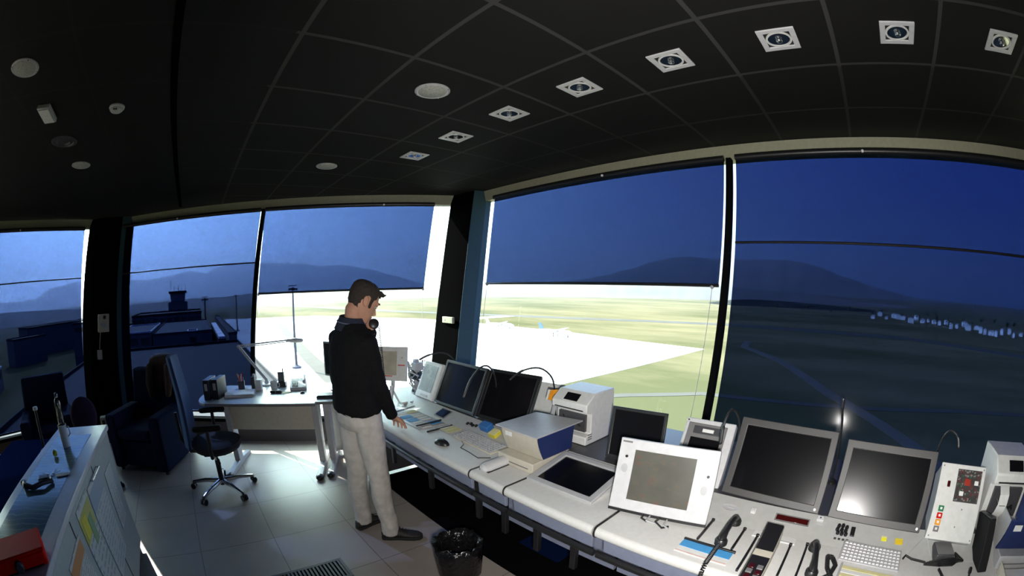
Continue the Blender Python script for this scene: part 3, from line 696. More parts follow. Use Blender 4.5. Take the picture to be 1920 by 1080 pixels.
MB().limb([(-.13,-.15,.0),(-.15,-.17,-.16),(-.13,-.175,-.3)],[.045,.05,.04],10).build('sleeve', M['brown'], r); MB().limb([(.14,-.15,.0),(.15,-.175,-.15),(.12,-.18,-.28)],[.045,.05,.04],10).build('sleeve', M['brown'], r)
r = thing('swivel_chair','dark purple round-backed chair showing behind the grey cabinet','chair',(-1.42,4.12,0),R_(15))
MB().sph((0,.06,.70),.165,.05,.18,20,12).build('backrest', M['purple'], r); MB().lathe([(.0,.40),(.2,.40),(.22,.44),(.19,.47),(0,.47)],(0,-.12,0),n=24).build('seat', M['purple'], r)
MB().tube([(0,-.05,.42),(0,.10,.46),(0,.11,.62)],.018,8).build('back_support', M['blackp'], r); MB().cyl((0,-.12,.06),(0,-.12,.41),.024,n=12).build('gas_lift', M['blackp'], r)
for k in range(5):
    a = R_(72*k); MB().tube([(0,-.12,.08),(.26*cos(a),-.12+.26*sin(a),.05)],[.018,.012],8).build('star_leg', M['blackp'], r); MB().sph((.26*cos(a),-.12+.26*sin(a),.024),.024,nu=10,nv=8).build('caster', M['blackp'], r)

# ------------------------------------------------------------------ column intercom, socket box, bench by the left window
r = thing('wall_intercom','cream intercom box fixed to the left black column','intercom',(-1.50,6.06,1.43),0); r.rotation_euler = (R_(-16.6),0,0); r.scale = (.86,.9,.86)
MB().box(-.115,.10,-.05,.0,-.14,.13).build('housing', M['beige'], r, .008); MB().lathe([(.03,0),(.03,.006),(.01,.008)],n=16).build('button', M['brown'], r).matrix_local = Matrix.Translation((0.02,-.05,.075))@Matrix.Rotation(pi/2,4,'X')
MB().box(-.06,.06,-.052,-.05,-.08,.0).build('grille', M['lgrey'], r, smooth=0)
MB().tube([(-.07,-.03,-.14),(-.085,-.035,-.30),(-.09,-.04,-.40)],.006,6).build('cable', M['beige'], r)
MB().box(-.14,-.05,-.055,-.01,-.55,-.41).build('junction_box', M['beige'], r, .006)
r = thing('cream_strip','cream cable clamp band around the corner column','clamp',(2.745,3.945,1.32),R_(90))
MB().box(-.098,.10,-.004,.03,-.035,.035).build('band', M['cream'], r, .004); MB().cyl((.05,.029,0),(.05,.034,0),.008,n=8).build('screw', M['alu'], r)
r = thing('socket_box','cream floor socket box beside the left column foot','socket box',(-1.52,5.55,.0),R_(8))
MB().box(-.10,.10,-.05,.05,0,.20).build('pedestal', M['blackp'], r, .006)
MB().box(-.115,.115,-.055,.055,.20,.335).build('housing', M['beige'], r, .008)
for k in (-1,0,1): MB().box(k*.066-.022,k*.066+.022,-.058,-.055,.225,.30).build('socket', M['brown'], r, smooth=0)
r = thing('bench_cabinet','low dark blue cabinet left of the grey cabinet, under the window','cabinet',(-2.0,3.0,0))
MB().box(-.30,.33,-1.3,.78,.05,.58).build('body', M['navy'], r, .01); MB().box(-.32,.35,-1.32,.80,.58,.615).build('top', M['navyp'], r, .006); MB().box(-.27,.30,-1.25,.75,0,.05).build('plinth', M['blackp'], r)
r = thing('wood_shelf','brown wooden ledge under the left window','ledge',(-3.05,4.55,0),R_(26))
MB().box(-1.2,.50,-.28,.12,.0,.20).build('ledge_front', M['wood'], r, .004); MB().box(-1.22,.52,-.30,.13,.20,.222).build('ledge_top', M['wood'], r, .004)
r = thing('microphone_stand','black upright rod with a white tip on the low blue cabinet','stand',(-1.72,3.45,.6155))
MB().lathe([(.05,0),(.05,.012),(.016,.03)],n=18).build('base', M['blackp'], r); MB().cyl((0,0,.02),(0,0,.335),.016,n=12).build('rod', M['blackp'], r); MB().lathe([(.026,.335),(.028,.345),(.024,.36),(0,.364)],n=16).build('tip', M['paper'], r)

# ------------------------------------------------------------------ grey cabinet with glass top and notices on its side
def chartmat():
    m, t, p, o = nt('chart_under_glass'); tc = t.nodes.new('ShaderNodeTexCoord')
    n = t.nodes.new('ShaderNodeTexNoise'); n.inputs['Scale'].default_value = 5; n.inputs['Detail'].default_value = 6
    w = t.nodes.new('ShaderNodeTexWave'); w.inputs['Scale'].default_value = 7; w.inputs['Distortion'].default_value = 6; w.bands_direction = 'Y'
    t.links.new(tc.outputs['Object'], n.inputs['Vector']); t.links.new(tc.outputs['Object'], w.inputs['Vector'])
    r = t.nodes.new('ShaderNodeValToRGB'); e = r.color_ramp.elements; e[0].position=.35; e[0].color=(.06,.11,.20,1); e[1].position=.62; e[1].color=(.10,.17,.17,1)
    t.links.new(n.outputs['Fac'], r.inputs[0])
    t.links.new(mixc(t, math_(t,'MULTIPLY',math_(t,'GREATER_THAN',w.outputs['Fac'],.93),.5), r.outputs[0], (.25,.30,.36)), p.inputs['Base Color'])
    p.inputs['Roughness'].default_value = .12; return m
def noticemat(name, band, dark, lines=60):
    m, t, p, o = nt(name); tc = t.nodes.new('ShaderNodeTexCoord'); sp = t.nodes.new('ShaderNodeSeparateXYZ'); t.links.new(tc.outputs['Generated'], sp.inputs[0])
    n = t.nodes.new('ShaderNodeTexNoise'); n.inputs['Scale'].default_value = 6; t.links.new(tc.outputs['Generated'], n.inputs['Vector'])
    ln = math_(t,'GREATER_THAN',math_(t,'FRACT',math_(t,'MULTIPLY',sp.outputs[2],18)),.62)
    ln = math_(t,'MULTIPLY',ln,math_(t,'GREATER_THAN',n.outputs['Fac'],.47))
    c = mixc(t, math_(t,'MULTIPLY',ln,.55), (.50,.52,.50), dark)
    bd = math_(t,'MULTIPLY',math_(t,'GREATER_THAN',sp.outputs[2],.74),math_(t,'LESS_THAN',sp.outputs[2],.94))
    t.links.new(mixc(t, bd, c, band), p.inputs['Base Color']); p.inputs['Roughness'].default_value = .35; return m
M['chart'] = chartmat()
M['cab'] = pm('grey_green_cabinet', (.35,.385,.37), .4, var=.05)
M['cabtop'] = pm('pale_cabinet_top', (.47,.47,.49), .3, var=.05)
M['clear'] = seethru('clear_plastic', (.78,.80,.82), .14, .08)
r = thing('filing_cabinet','grey metal cabinet with chart under glass and notices on its side','cabinet',(-1.045,2.03,0))
MB().box(-.215,.215,-1.03,.90,.06,.895).build('body', M['cab'], r, .006); MB().box(-.19,.19,-1.0,.87,0,.06).build('plinth', M['blackp'], r)
tp = MB().box(-.23,.228,-1.04,.915,.895,.93).build('top', M['cabtop'], r, .006)
MB().box(-.165,.13,-.72,.72,.93,.9315).build('chart', M['chart'], tp, smooth=0)
for y in (-.36,.28): MB().box(.215,.218,y-.004,y+.004,.08,.88).build('door_gap', M['blackp'], r, smooth=0)
nts = (((-.60,-.32,.50,.80),'noticeA',(.50,.22,.08),(.2,.12,.06)),((-.24,.03,.20,.86),'noticeB',(.42,.40,.08),(.12,.14,.12)),((.06,.42,.30,.84),'noticeC',(.28,.34,.42),(.16,.22,.30)),((.52,.74,.36,.74),'noticeD',(.45,.47,.45),(.12,.12,.14)))
for k,((y0,y1,z0,z1),nm,bc,dc) in enumerate(nts):
    MB().box(.216,.219,y0,y1,z0,z1).build('notice', noticemat('notice_print_%s'%'abcd'[k],bc,dc), r, smooth=0)
MB().box(.219,.2205,-.205,-.115,.70,.80).build('sticker', M['yellow'], r, smooth=0); MB().box(.219,.2205,-.10,-.02,.62,.76).build('sticker', pm('green_sticker',(.18,.30,.16),.4), r, smooth=0)
MB().tube([(.22,.16,.845),(.245,.16,.845),(.245,.36,.845),(.22,.36,.845)],.006,8).build('handle', M['steel'], r)
# things lying on the cabinet
r = thing('mug','white mug with a clear bottle standing in it, on the cabinet','mug',(-1.06,2.525,.9325))
MB().lathe([(.028,0),(.034,.13),(.030,.13),(.026,.008)],n=20).build('mug_body', M['paper'], r)
MB().tube([(.033,.0,.118),(.052,0,.115),(.054,0,.075),(.034,0,.06)],.005,8).build('handle', M['paper'], r)
b = thing('clear_bottle','clear crumpled plastic bottle standing in the white mug','bottle',(-1.06,2.525,.945))
MB().lathe([(.022,0),(.024,.12),(.026,.16),(.021,.20),(.027,.235),(.02,.26),(.011,.275)],n=14).build('bottle_body', M['clear'], b); MB().lathe([(.013,.272),(.013,.295),(.01,.30)],n=12).build('cap', M['clear'], b)
r = thing('yellow_ball','small yellow rubber ball on the glass top of the cabinet','ball',(-1.1,2.36,.951)); MB().sph((0,0,0),.018,nu=14,nv=10).build('ball', M['yellow'], r); MB().sph((0,0,.0172),.004,nu=6,nv=4).build('valve', M['orange'], r)
r = thing('key_bunch','bunch of keys and a tag lying on the chart','keys',(-1.03,2.07,.9325),.3)
MB().tube([(.02*cos(2*pi*k/14),.02*sin(2*pi*k/14),.003) for k in range(15)],.0018,5).build('key_ring', M['steel'], r)
for k,a in enumerate((.2,.7,1.3,2.6)):
    MB(Matrix.Rotation(a,4,'Z')).box(.02,.075,-.004,.004,.001+.002*k,.003+.002*k).build('key', M['alu'], r, smooth=0)
MB().box(-.10,-.03,-.03,.02,.002,.008).build('tag', M['blackp'], r, .002); MB().box(.03,.12,-.04,-.01,.002,.006).build('key_card', M['paper'], r, smooth=0)
r = thing('cable_strap','dark curled strap lying on the chart near the keys','strap',(-1.15,1.93,.9325))
MB().tube([(-.06,.03,.008),(-.02,-.02,.02),(.04,-.03,.012),(.10,.0,.02),(.15,.05,.01),(.13,.09,.012)],[.014,.017,.014,.012,.012,.008],8).build('strap_band', M['dgrey'], r); MB().box(-.075,-.045,.02,.045,.002,.024).build('buckle', M['blackp'], r, .003)
r = thing('red_case','red plastic case with a round black knob, front corner of cabinet','case',(-.977,1.263,.9325),R_(26.6))
MB().box(-.16,.145,-.08,.08,0,.055).build('shell', M['red'], r, .014, seg=3); MB().box(-.165,.15,-.084,.084,.055,.068).build('lid', M['red'], r, .008)
MB().lathe([(.022,0),(.022,.014),(.016,.02)],n=18).build('knob', M['dgrey'], r).matrix_local = Matrix.Translation((.0,-.08,.03))@Matrix.Rotation(pi/2,4,'X')
MB().box(-.14,.12,-.0845,-.08,.008,.012).build('trim_line', M['blackp'], r, smooth=0)
r = thing('paper_sheet','pale paper sheet lying below the red case','papers',(-.97,1.10,.9325),R_(-10)); MB().box(-.14,.10,-.10,.07,0,.004).build('sheet', M['paper'], r, smooth=0); MB().tube([(.03,-.05,.006),(.05,.03,.006)],.004,6).build('pen', M['redd'], r)

# ------------------------------------------------------------------ bin, floor grille, floor sheet
r = thing('waste_bin','round waste bin lined with a black rubbish bag','bin',(1.14,1.66,0))
MB().lathe([(.10,0),(.125,.30),(.12,.30),(.095,.01)],n=28).build('bin_body', M['blackp'], r)
b = MB(); rr = random.Random(9); rings=[]
for z,rad,am in ((.10,.126,.003),(.20,.134,.006),(.28,.142,.009),(.318,.143,.012),(.325,.124,.014),(.29,.108,.014),(.16,.10,.014),(.05,.08,.012)):
    rings.append([((rad+am*rr.uniform(-1,1))*cos(2*pi*i/40),(rad+am*rr.uniform(-1,1))*sin(2*pi*i/40),z+am*.8*rr.uniform(-1,1)) for i in range(40)])
b.loft(rings, cap=False).build('bin_bag', pm('black_bag_film',(.006,.006,.007),.17,var=.3,scale=45,bump=.9), r, smooth=60)
r = thing('floor_grille','dark slotted ventilation grille set in the floor','grille',(.33,2.19,.001))
MB().frame(.60,.22,.02,0,.006,0,-.11).build('grille_frame', M['dgrey'], r)
for k in range(22): MB().box(-.27+k*.0257-.007,-.27+k*.0257+.007,-.09,.09,.0,.005).build('slat', M['dgrey'], r, smooth=0)
MB().box(-.28,.28,-.09,.09,-.0005,.0005).build('slot_bed', M['black'], r, smooth=0)
r = thing('floor_sheet','black sheet along the foot of the console','mat',(1.72,1.2,.0))  # plain near-black sheet laid over the floor below the console
MB().box(-.29,.8,-2.2,2.1,0,.008).build('sheet_body', M['mat'], r); MB().box(-.02,.33,.2,.55,.008,.010).build('blue_panel', M['navyp'], r, smooth=0)
# ------------------------------------------------------------------ operator console along the right-hand windows
def polar(az, r, z): return Vector((r*sin(R_(az)), r*cos(R_(az)), z))
def console(label, ya, yb, posts):
    r = thing('console_module', label, 'console', (0,(ya+yb)/2,0), 0, 'white operator console modules'); h = (yb-ya)/2-.009
    arc = [(1.272-.022*cos(a)*1.0, .716+.026*sin(a)) for a in [-pi/2+pi*k/10 for k in range(11)]]
    MB().extr(arc+[(1.60,.742),(1.60,.69)],-h,h).build('worktop', M['cons'], r)
    jp = [(1.272-.025*cos(a), .716+.0295*sin(a)) for a in [-pi/2+pi*k/10 for k in range(11)]]
    MB().extr(jp+[(1.47,.7455),(1.47,.69)],h+.001,h+.0085).build('joint_strip', M['blackp'], r)
    MB().extr([(1.60,.742),(1.74,.80),(1.74,.735),(1.60,.69)],-h,h).build('slant_panel', M['consg'], r, smooth=0)
    MB().extr([(1.74,.80),(2.44,.80),(2.44,.03),(1.98,.03),(1.98,.69),(1.74,.735)],-h-.008,h+.008).build('rear_body', M['dgrey'], r, smooth=0)
    MB().extr([(1.29,.682),(1.315,.682),(1.315,.60),(1.298,.60)],-h+.02,h-.02).build('front_apron', M['fascia'], r, .004)
    MB().extr([(1.46,.69),(1.48,.69),(1.50,.36),(1.48,.36)],-h,h).build('fascia', M['fascia'], r, smooth=0)
    MB().tube([(1.285,-h,.585),(1.285,h,.585)],.016,10).build('rail', M['blackp'], r)
    for y in posts:
        y -= (ya+yb)/2
        p = MB().box(1.385,1.415,y-.018,y+.018,.33,.69).build('post', M['blackp'], r, .004)
        MB().tube([(1.285,y,.585),(1.40,y,.60)],.012,8).build('bracket', M['blackp'], p)
        q_ = min(y+.30,h-.02)
        MB().tube([(1.46,y+.05,.56),(1.44,y+.06,.50),(1.44,q_-.01,.50),(1.46,q_,.56)],.006,6).build('cable_loop', M['blackp'], p)
    return r
k_ = console('longest white console module, far end by the standing man', 1.675,3.36,(2.85,2.3,1.78))
MB().box(1.36,2.44,.80,.83,.03,.685).build('sun_block_panel', M['dgrey'], k_, smooth=0)  # added panel that keeps sunlight off the floor below the console
console('narrow white console filler module under the white strip tray', 1.40,1.675,(1.55,))
console('white console module with the flush touch screen', .85,1.40,(1.30,1.05))
console('white console module with handsets and the two big grey monitors', -2.2,.85,(.62,.1,-.5))

# materials of lit and printed faces
def lcd(name, base, blocks, em=.55, seedv=0., sc=9, mixf=.75):
    m, t, p, o = nt(name); tc = t.nodes.new('ShaderNodeTexCoord')
    mp = t.nodes.new('ShaderNodeMapping'); mp.inputs['Scale'].default_value = (sc,sc*1.3,1); mp.inputs['Location'].default_value = (seedv,seedv,0); t.links.new(tc.outputs['Generated'], mp.inputs[0])
    v = t.nodes.new('ShaderNodeTexVoronoi'); v.distance = 'CHEBYCHEV'; v.inputs['Scale'].default_value = 1; t.links.new(mp.outputs[0], v.inputs['Vector'])
    n = t.nodes.new('ShaderNodeTexNoise'); n.inputs['Scale'].default_value = 2.2; n.inputs['Detail'].default_value = 4; t.links.new(tc.outputs['Generated'], n.inputs['Vector'])
    r = t.nodes.new('ShaderNodeValToRGB'); r.color_ramp.elements[0].position=.35; r.color_ramp.elements[1].position=.7
    r.color_ramp.elements[0].color = [c*.8 for c in base]+[1]; r.color_ramp.elements[1].color = [c*1.15 for c in base]+[1]
    t.links.new(n.outputs['Fac'], r.inputs[0])
    sc_ = t.nodes.new('ShaderNodeSeparateColor'); t.links.new(v.outputs['Color'], sc_.inputs[0])
    c = r.outputs[0]
    for th,col in blocks:
        c = mixc(t, math_(t,'MULTIPLY',math_(t,'GREATER_THAN',sc_.outputs[th[0]],th[1]),mixf), c, col)
    p.inputs['Base Color'].default_value = (.02,.02,.018,1)
    t.links.new(c, p.inputs['Emission Color']); p.inputs['Emission Strength'].default_value = em; p.inputs['Roughness'].default_value = .35
    return m
M['olive'] = lcd('olive_lcd', (.155,.148,.112), ((( 0,.86),(.13,.14,.12)),((1,.93),(.24,.15,.08)),((2,.96),(.32,.09,.06))), .72, sc=11, mixf=.3)
M['olive2'] = lcd('beige_lcd', (.19,.175,.135), (((0,.8),(.16,.15,.12)),), .85, 3.)
M['plan'] = lcd('control_panel_print', (.06,.06,.06), (((0,.62),(.20,.03,.03)),((1,.74),(.03,.03,.04)),((2,.86),(.45,.45,.42)),((1,.93),(.05,.18,.08))), .5, 1.3, 14)
M['screenw'] = lcd('pale_lcd', (.085,.115,.13), (((0,.7),(.05,.07,.08)),((1,.85),(.16,.19,.20))), .8, 2., 5)

# black flat monitors at the far end
def flatmon(label, loc, yaw, tilt, w, h, bez, fm, sm, group, d=.05, led=None, name='computer_monitor'):
    r = face(name, label, 'monitor', loc, yaw, tilt, group)
    MB().frame(w,h,bez,-.006,.008).build('bezel', M[fm], r, .003)
    MB().box(-w/2+bez,w/2-bez,bez,h-bez,-.004,.001).build('screen', M[sm], r, smooth=0)
    MB().loft([[(-w/2,0,-.006),(w/2,0,-.006),(w/2,h,-.006),(-w/2,h,-.006)],[(-w/2+.01,.01,-.03),(w/2-.01,.01,-.03),(w/2-.01,h-.01,-.03),(-w/2+.01,h-.01,-.03)],[(-w/4,h*.25,-.03-d),(w/4,h*.25,-.03-d),(w/4,h*.75,-.03-d),(-w/4,h*.75,-.03-d)]]).build('housing', M['dgrey' if fm!='white' else 'white'], r, smooth=0)
    if led: MB().sph((led[0],led[1],.008),.006,nu=10,nv=6).build('power_light', M['ledw'], r)
    return r
m, t, p, o = nt('white_led'); p.inputs['Emission Color'].default_value=(1,.98,.95,1); p.inputs['Emission Strength'].default_value=1.1; M['ledw'] = m
flatmon('black flat monitor, first of the pair at the far end of the console',(1.747,2.50,.807),0,25,.50,.352,.022,'blackp','screen','black monitors at the far end')
flatmon('black flat monitor, second of the pair, beside the white panel',(1.786,2.02,.807),7,28,.44,.36,.024,'blackp','screen','black monitors at the far end')
r = face('display_panel','slim white display tilted back, left of the two black monitors','display',(1.73,2.90,.807),0,24.5)
MB().box(-.131,.131,0,.31,-.03,.0).build('housing', M['white'], r, .008); MB().box(-.10,.085,.06,.28,0,.002).build('screen', M['screenw'], r, smooth=0); MB().box(-.05,.05,.015,.035,0,.003).build('button_row', M['lgrey'], r, smooth=0)
# big grey monitors
flatmon('big grey-framed monitor, left of the two, beside the white handset panel',(1.739,.236,.808),-2.7,28,.495,.36,.034,'bezel','screenm','big grey monitors on the console',led=(.225,.016))
flatmon('big grey-framed monitor, right of the two, beside the button panel',(1.706,-.299,.808),-4,27,.48,.338,.034,'bezel','screenm','big grey monitors on the console',led=(.222,.016))
for y in (-.03,): 
    r = face('corner_clip','small white clip between the two big grey monitors','clip',(1.705,-.03,.7875),0,67.5); MB().box(-.018,.018,-.006,.022,0,.016).build('clip_body', M['bwhite'], r, .003); MB().cyl((0,.008,.016),(0,.008,.018),.004,n=8).build('screw', M['alu'], r)
flatmon('plain black monitor between strip printer and white terminal',(1.83,1.03,.803),8,13,.315,.28,.018,'blackp','screen',None,name='computer_monitor')
# white terminal with olive screen
r = face('touch_terminal','large white terminal with a lit olive screen, standing on the worktop','terminal',(1.462,.675,.762),11,17.8)
w,h = .45,.317
MB().frame(w,h,.0001,-.0,.0) if False else None
b = MB(); b.loft([[(-w/2,0,0),(w/2,0,0),(w/2,h,0),(-w/2,h,0)],[(-w/2,0,-.03),(w/2,0,-.03),(w/2,h,-.03),(-w/2,h,-.03)],[(-w/2+.05,.03,-.07),(w/2-.05,.03,-.07),(w/2-.05,h-.04,-.07),(-w/2+.05,h-.04,-.07)]]); b.build('housing', M['bwhite'], r, .004)
MB().box(-.15,.128,.05,.272,-.002,.002).build('screen', M['olive'], r, smooth=0)
for x,y in ((-.185,.238),(.19,.205)): 
    k = MB().cyl((x,y,0),(x,y,.006),.0062,n=12).build('knob', M['blackp'], r)
for x,y in ((-.187,.185),(.183,.145)): 
    b = MB(); b.add([(x+.015*cos(2*pi*i/20),y+.02*sin(2*pi*i/20),.0012) for i in range(20)],[list(range(20))]); b.build('speaker_grille', M['lgrey'], r, smooth=0)
MB().box(-.215,-.17,.298,.306,0,.001).build('name_strip', M['grey'], r, smooth=0)
MB().box(-w/2,w/2,-.012,.0,-.035,-.002).build('base_strip', M['blackp'], r, smooth=0)
b = MB(); b.add([(-.12,.12,-.07),(.12,.12,-.07),(.12,-.012,-.15),(-.12,-.012,-.15),(-.12,.13,-.075),(.12,.13,-.075),(.12,-.004,-.16),(-.12,-.004,-.16)],[(0,1,2,3),(7,6,5,4),(0,4,5,1),(3,2,6,7),(0,3,7,4),(1,5,6,2)]); b.build('easel_leg', M['dgrey'], r, smooth=0)
r = thing('cable_bundle','short bunch of dark and pink leads poking from under the white terminal','cables',(1.455,.675,.7425))
for k,(c_,pts) in enumerate((('blackp',[(.03,.06,.01),(-.03,.05,.012),(-.035,.02,.006)]),('lgrey',[(.03,.03,.012),(-.04,.02,.014),(-.03,-.02,.006)]),('blackp',[(.03,-.02,.012),(-.03,-.02,.016),(-.045,-.06,.006),(-.02,-.08,.006)]),('lgrey',[(.03,-.05,.010),(-.03,-.06,.012),(-.04,-.09,.006)]))):
    MB().tube(pts,.0045,6).build('lead', M[c_], r)
# white panel with small dark screen behind the terminal
r = face('radio_display','white-edged panel with a small dark display behind the white terminal','panel',(1.771,.647,.803),2,35)
MB().box(-.135,.135,0,.325,-.05,-.002).build('housing', M['bwhite'], r, .006); MB().box(-.115,.095,.03,.30,-.002,.004).build('face_plate', M['grey'], r, .004)
MB().box(-.085,.075,.06,.225,.004,.006).build('screen', M['screen'], r, smooth=0); MB().box(-.08,.07,.245,.285,.004,.009).build('display_bar', M['dgrey'], r, .003)
MB().box(-.03,.03,.255,.272,.009,.011).build('label_plate', M['paper'], r, smooth=0)
for k in range(3): MB().cyl((-.122,.31,-.002),(-.122,.31,.002),.004,n=8).build('screw', M['steel'], r) if k==0 else None
# flush touch screen
r = face('touch_screen','flush dark touch screen in a pale grey surround, set into the worktop','screen',(1.405,1.185,.7435),0,79.5)
MB().frame(.41,.31,.036,-.004,.012).build('surround', M['lgrey'], r, .004); MB().box(-.168,.168,.037,.273,-.004,.003).build('screen', M['screenm'], r, smooth=0)
b = MB(); b.add([(-.205,0,-.004),(.205,0,-.004),(.205,.31,-.004),(-.205,.31,-.004),(-.205,.31,-.06),(.205,.31,-.06)],[(0,1,2,3),(3,2,5,4),(0,3,4),(1,5,2),(0,4,5,1)]); b.build('base_wedge', M['cons'], r, smooth=0)
# button panel
r = face('button_panel','white angled panel with a coloured plan display and four lamp buttons','panel',(1.651,-.708,.805),-5.6,38.2)
MB().box(-.134,.134,0,.326,-.012,0).build('face_plate', M['bwhite'] if False else M['white'], r, .003)
b = MB(); b.add([(-.13,.004,-.012),(.13,.004,-.012),(.13,.322,-.012),(-.13,.322,-.012),(-.13,.0,-.05),(.13,.0,-.05),(.13,.10,-.16),(-.13,.10,-.16),(.13,.322,-.16),(-.13,.322,-.16)],[(0,1,2,3),(0,4,5,1),(4,7,6,5),(7,9,8,6),(9,3,2,8),(1,5,6,8,2),(0,3,9,7,4)]); b.build('housing', M['lgrey'], r, smooth=0)
MB().box(-.034,.112,.165,.305,0,.003).build('plan_frame', M['dgrey'], r, smooth=0); MB().box(-.030,.108,.169,.301,.003,.0045).build('plan_display', M['plan'], r, smooth=0)
for x,y,s_,m_ in ((.005,.20,.012,'paper'),(.085,.25,.012,'paper'),(.03,.25,.018,'redk')):
    M.setdefault('redk', pm('red_key',(.30,.03,.02),.4)); MB().box(x-s_,x+s_,y-s_*.8,y+s_*.8,.0045,.007).build('key', M[m_], r, .001)
for y,m_ in ((.128,'green'),(.098,'red'),(.070,'orange'),(.042,'grey')):
    k = MB().box(-.105,-.075,y-.012,y+.012,0,.007).build('lamp_button', M[m_], r, .002); MB().box(-.096,-.084,y-.005,y+.005,.007,.0078).build('button_label', M['paper'], k, smooth=0)
MB().box(-.085,-.068,.222,.248,0,.006).build('rocker_switch', M['redd'], r, .002)
for x,y in ((-.12,.312),(.122,.312),(-.12,.012),(.122,.012),(.03,.135),(.012,.06)): MB().cyl((x,y,0),(x,y,.002),.0035,n=8).build('screw', M['grey'], r)
# strip printers with their catch boxes
def strip_printer(lab, x0, x1, y0, y1, zt):
    r = thing('strip_printer', lab, 'printer', (x0,(y0+y1)/2,.802), 0, 'flight strip printers'); w = (y1-y0)/2; d = x1-x0; h = zt-.802
    b = MB(); b.extr([(0,0),(d,0),(d,h),(d*.28,h),(0,h-.055),(0,h-.10),(.05,h-.115),(.05,.06),(0,.05)],-w,w); b.build('housing', M['white'], r, .006)
    MB().add([(.012,-.05,h-.048),(.012,.05,h-.048),(.055,.05,h-.0145),(.055,-.05,h-.0145)],[(0,1,2,3)]).build('display', M['screen'], r, smooth=0).location = (-.003,0,.003)
    MB().box(-.004,.02,-w*.8,w*.8,h-.094,h-.088).build('paper_slot', M['blackp'], r, smooth=0)
    MB().box(.03,.052,-w*.75,w*.75,.07,h-.125).build('mechanism', M['dgrey'], r, smooth=0)
    MB().tube([(.035,-w*.5,.10),(.0,-w*.3,.13),(.0,w*.2,.10),(.03,w*.5,.15)],.006,6).build('cable', M['blackp'], r)
    for k in range(3): MB().box(.02,.06,-w-.0015,-w,.03+.014*k,.036+.014*k).build('vent_slot', M['grey'], r, smooth=0)
    return r
strip_printer('tall white flight strip printer behind the cream catch box',1.85,2.13,1.36,1.62,1.10)
strip_printer('white flight strip printer at the right edge of the photo',1.745,2.02,-1.16,-.90,1.125)
pc = thing('paper_curl','curl of white paper strip hanging from the right-hand printer slot','paper',(1.735,-.97,.90)); MB().loft([[(x,-.03,z),(x,.03,z),(x+.002,.03,z),(x+.002,-.03,z)] for x,z in ((.05,.128),(.0,.125),(-.035,.10),(-.045,.06),(-.03,.02),(-.005,-.01))]).build('strip', M['paper'], pc); MB().box(-.047,-.0455,-.02,.02,.055,.058).build('print_line', M['grey'], pc, smooth=0)
def catch_box(lab, x0, x1, y0, y1, z0, z1, plate, fm='beige', lm='beige'):
    r = thing('catch_box', lab, 'box', (x0,(y0+y1)/2,z0), 0, 'catch boxes of the strip printers'); w = (y1-y0)/2; d = x1-x0; h = z1-z0
    b = MB(); k_ = .05
    fr = [(k_*(1-u)**1.6, u*h) for u in (0,.15,.35,.6,.8,1)]
    b.extr(fr+[(.012,h)]+[(p[0]+.012,p[1]) for p in fr[::-1][1:]],-w,w); b.build('front_panel', M[fm], r)
    for q,m_ in ((-1,'cardblue'),(1,lm)):
        b = MB(); n_ = len(fr); b.extr([(p[0]+.01,p[1]) for p in fr]+[(d,h),(d-.02,0)],q*w-(.006 if q>0 else 0),q*w+(.006 if q<0 else 0)); b.build('side_panel', M[m_], r, smooth=0)
    MB().box(.05,d-.02,-w+.006,w-.006,0,.008).build('bottom_panel', M['beige'], r, smooth=0)
    MB().add([(-.0008,w*.75,h*.72),(-.0008,w*.35,h*.72),(-.0008,w*.35,h*.9),(-.0008,w*.75,h*.9)],[(0,1,2,3)]).build('label_card', M['paper'], r, smooth=0)
    if plate:
        b = MB(); b.prism([(-.015,w+.035),(-.018,-w-.02),(d+.06,-w-.015),(d+.0,w+.035)],h,h+.008); b.build('cover_plate', M['lgrey'], r, .002)
    return r
catch_box('cream catch box with blue side and grey cover plate, beside the far keyboard',1.485,1.80,1.405,1.665,.792 if False else .803,.945,True)
catch_box('cream and blue catch box below the strip printer at the right edge',1.56,1.74,-1.27,-1.0,.803,.95,False,'cardblue','lgrey')
# plinth carrying the catch boxes over the slope
r = thing('printer_plinth','low pale plinth under the cream catch box','plinth',(1.46,1.535,.7425)); MB().extr([(0,0),(.30,0),(.30,.0585),(0,.0585)],-.135,.135).build('plinth_body', M['beige'], r, .004); MB().box(-.001,.0,-.1,.1,.02,.026).build('groove', M['grey'], r, smooth=0)
r = thing('printer_plinth','low grey plinth under the catch box at the right edge','plinth',(1.55,-1.14,.7425)); MB().box(0,.18,-.12,.12,0,.0585).build('plinth_body', M['lgrey'], r, .004); MB().box(-.001,.0,-.1,.1,.02,.026).build('groove', M['grey'], r, smooth=0)
r = thing('document_folder','black folder leaning against the right-hand strip printer','folder',(1.52,-.93,.7425),R_(8)); MB().loft([[(0,.03,0),(.15,.03,0),(.15,-.03,0),(0,-.03,0)],[(.10,.035,.19),(.23,.035,.16),(.23,-.015,.16),(.10,-.015,.19)]]).build('cover', M['blackm'], r, .006); MB().loft([[(.01,.02,.003),(.148,.02,.003),(.148,-.02,.003),(.01,-.02,.003)],[(.105,.025,.193),(.225,.025,.164),(.225,-.008,.164),(.105,-.008,.193)]]).build('pages', M['dgrey'], r, smooth=0)
r = thing('paper_tray','cream paper tray in the lower right corner, in front of the catch box','tray',(1.36,-1.13,.7425)); MB().box(0,.17,-.13,.10,0,.012).build('tray_base', M['beige'], r, .003)
for q in (-.13,.095): MB().box(0,.17,q,q+.006,.012,.05).build('tray_side', M['beige'], r, .002)
for k in range(3): MB().box(.02,.15,-.11,.08,.012+k*.004,.0155+k*.004).build('sheet', M['paper' if k!=1 else 'lyellow'], r, smooth=0)
r = face('equipment_panel','white wall panel with an orange card, behind the second black monitor','panel',(2.10,1.915,.802),7,28)
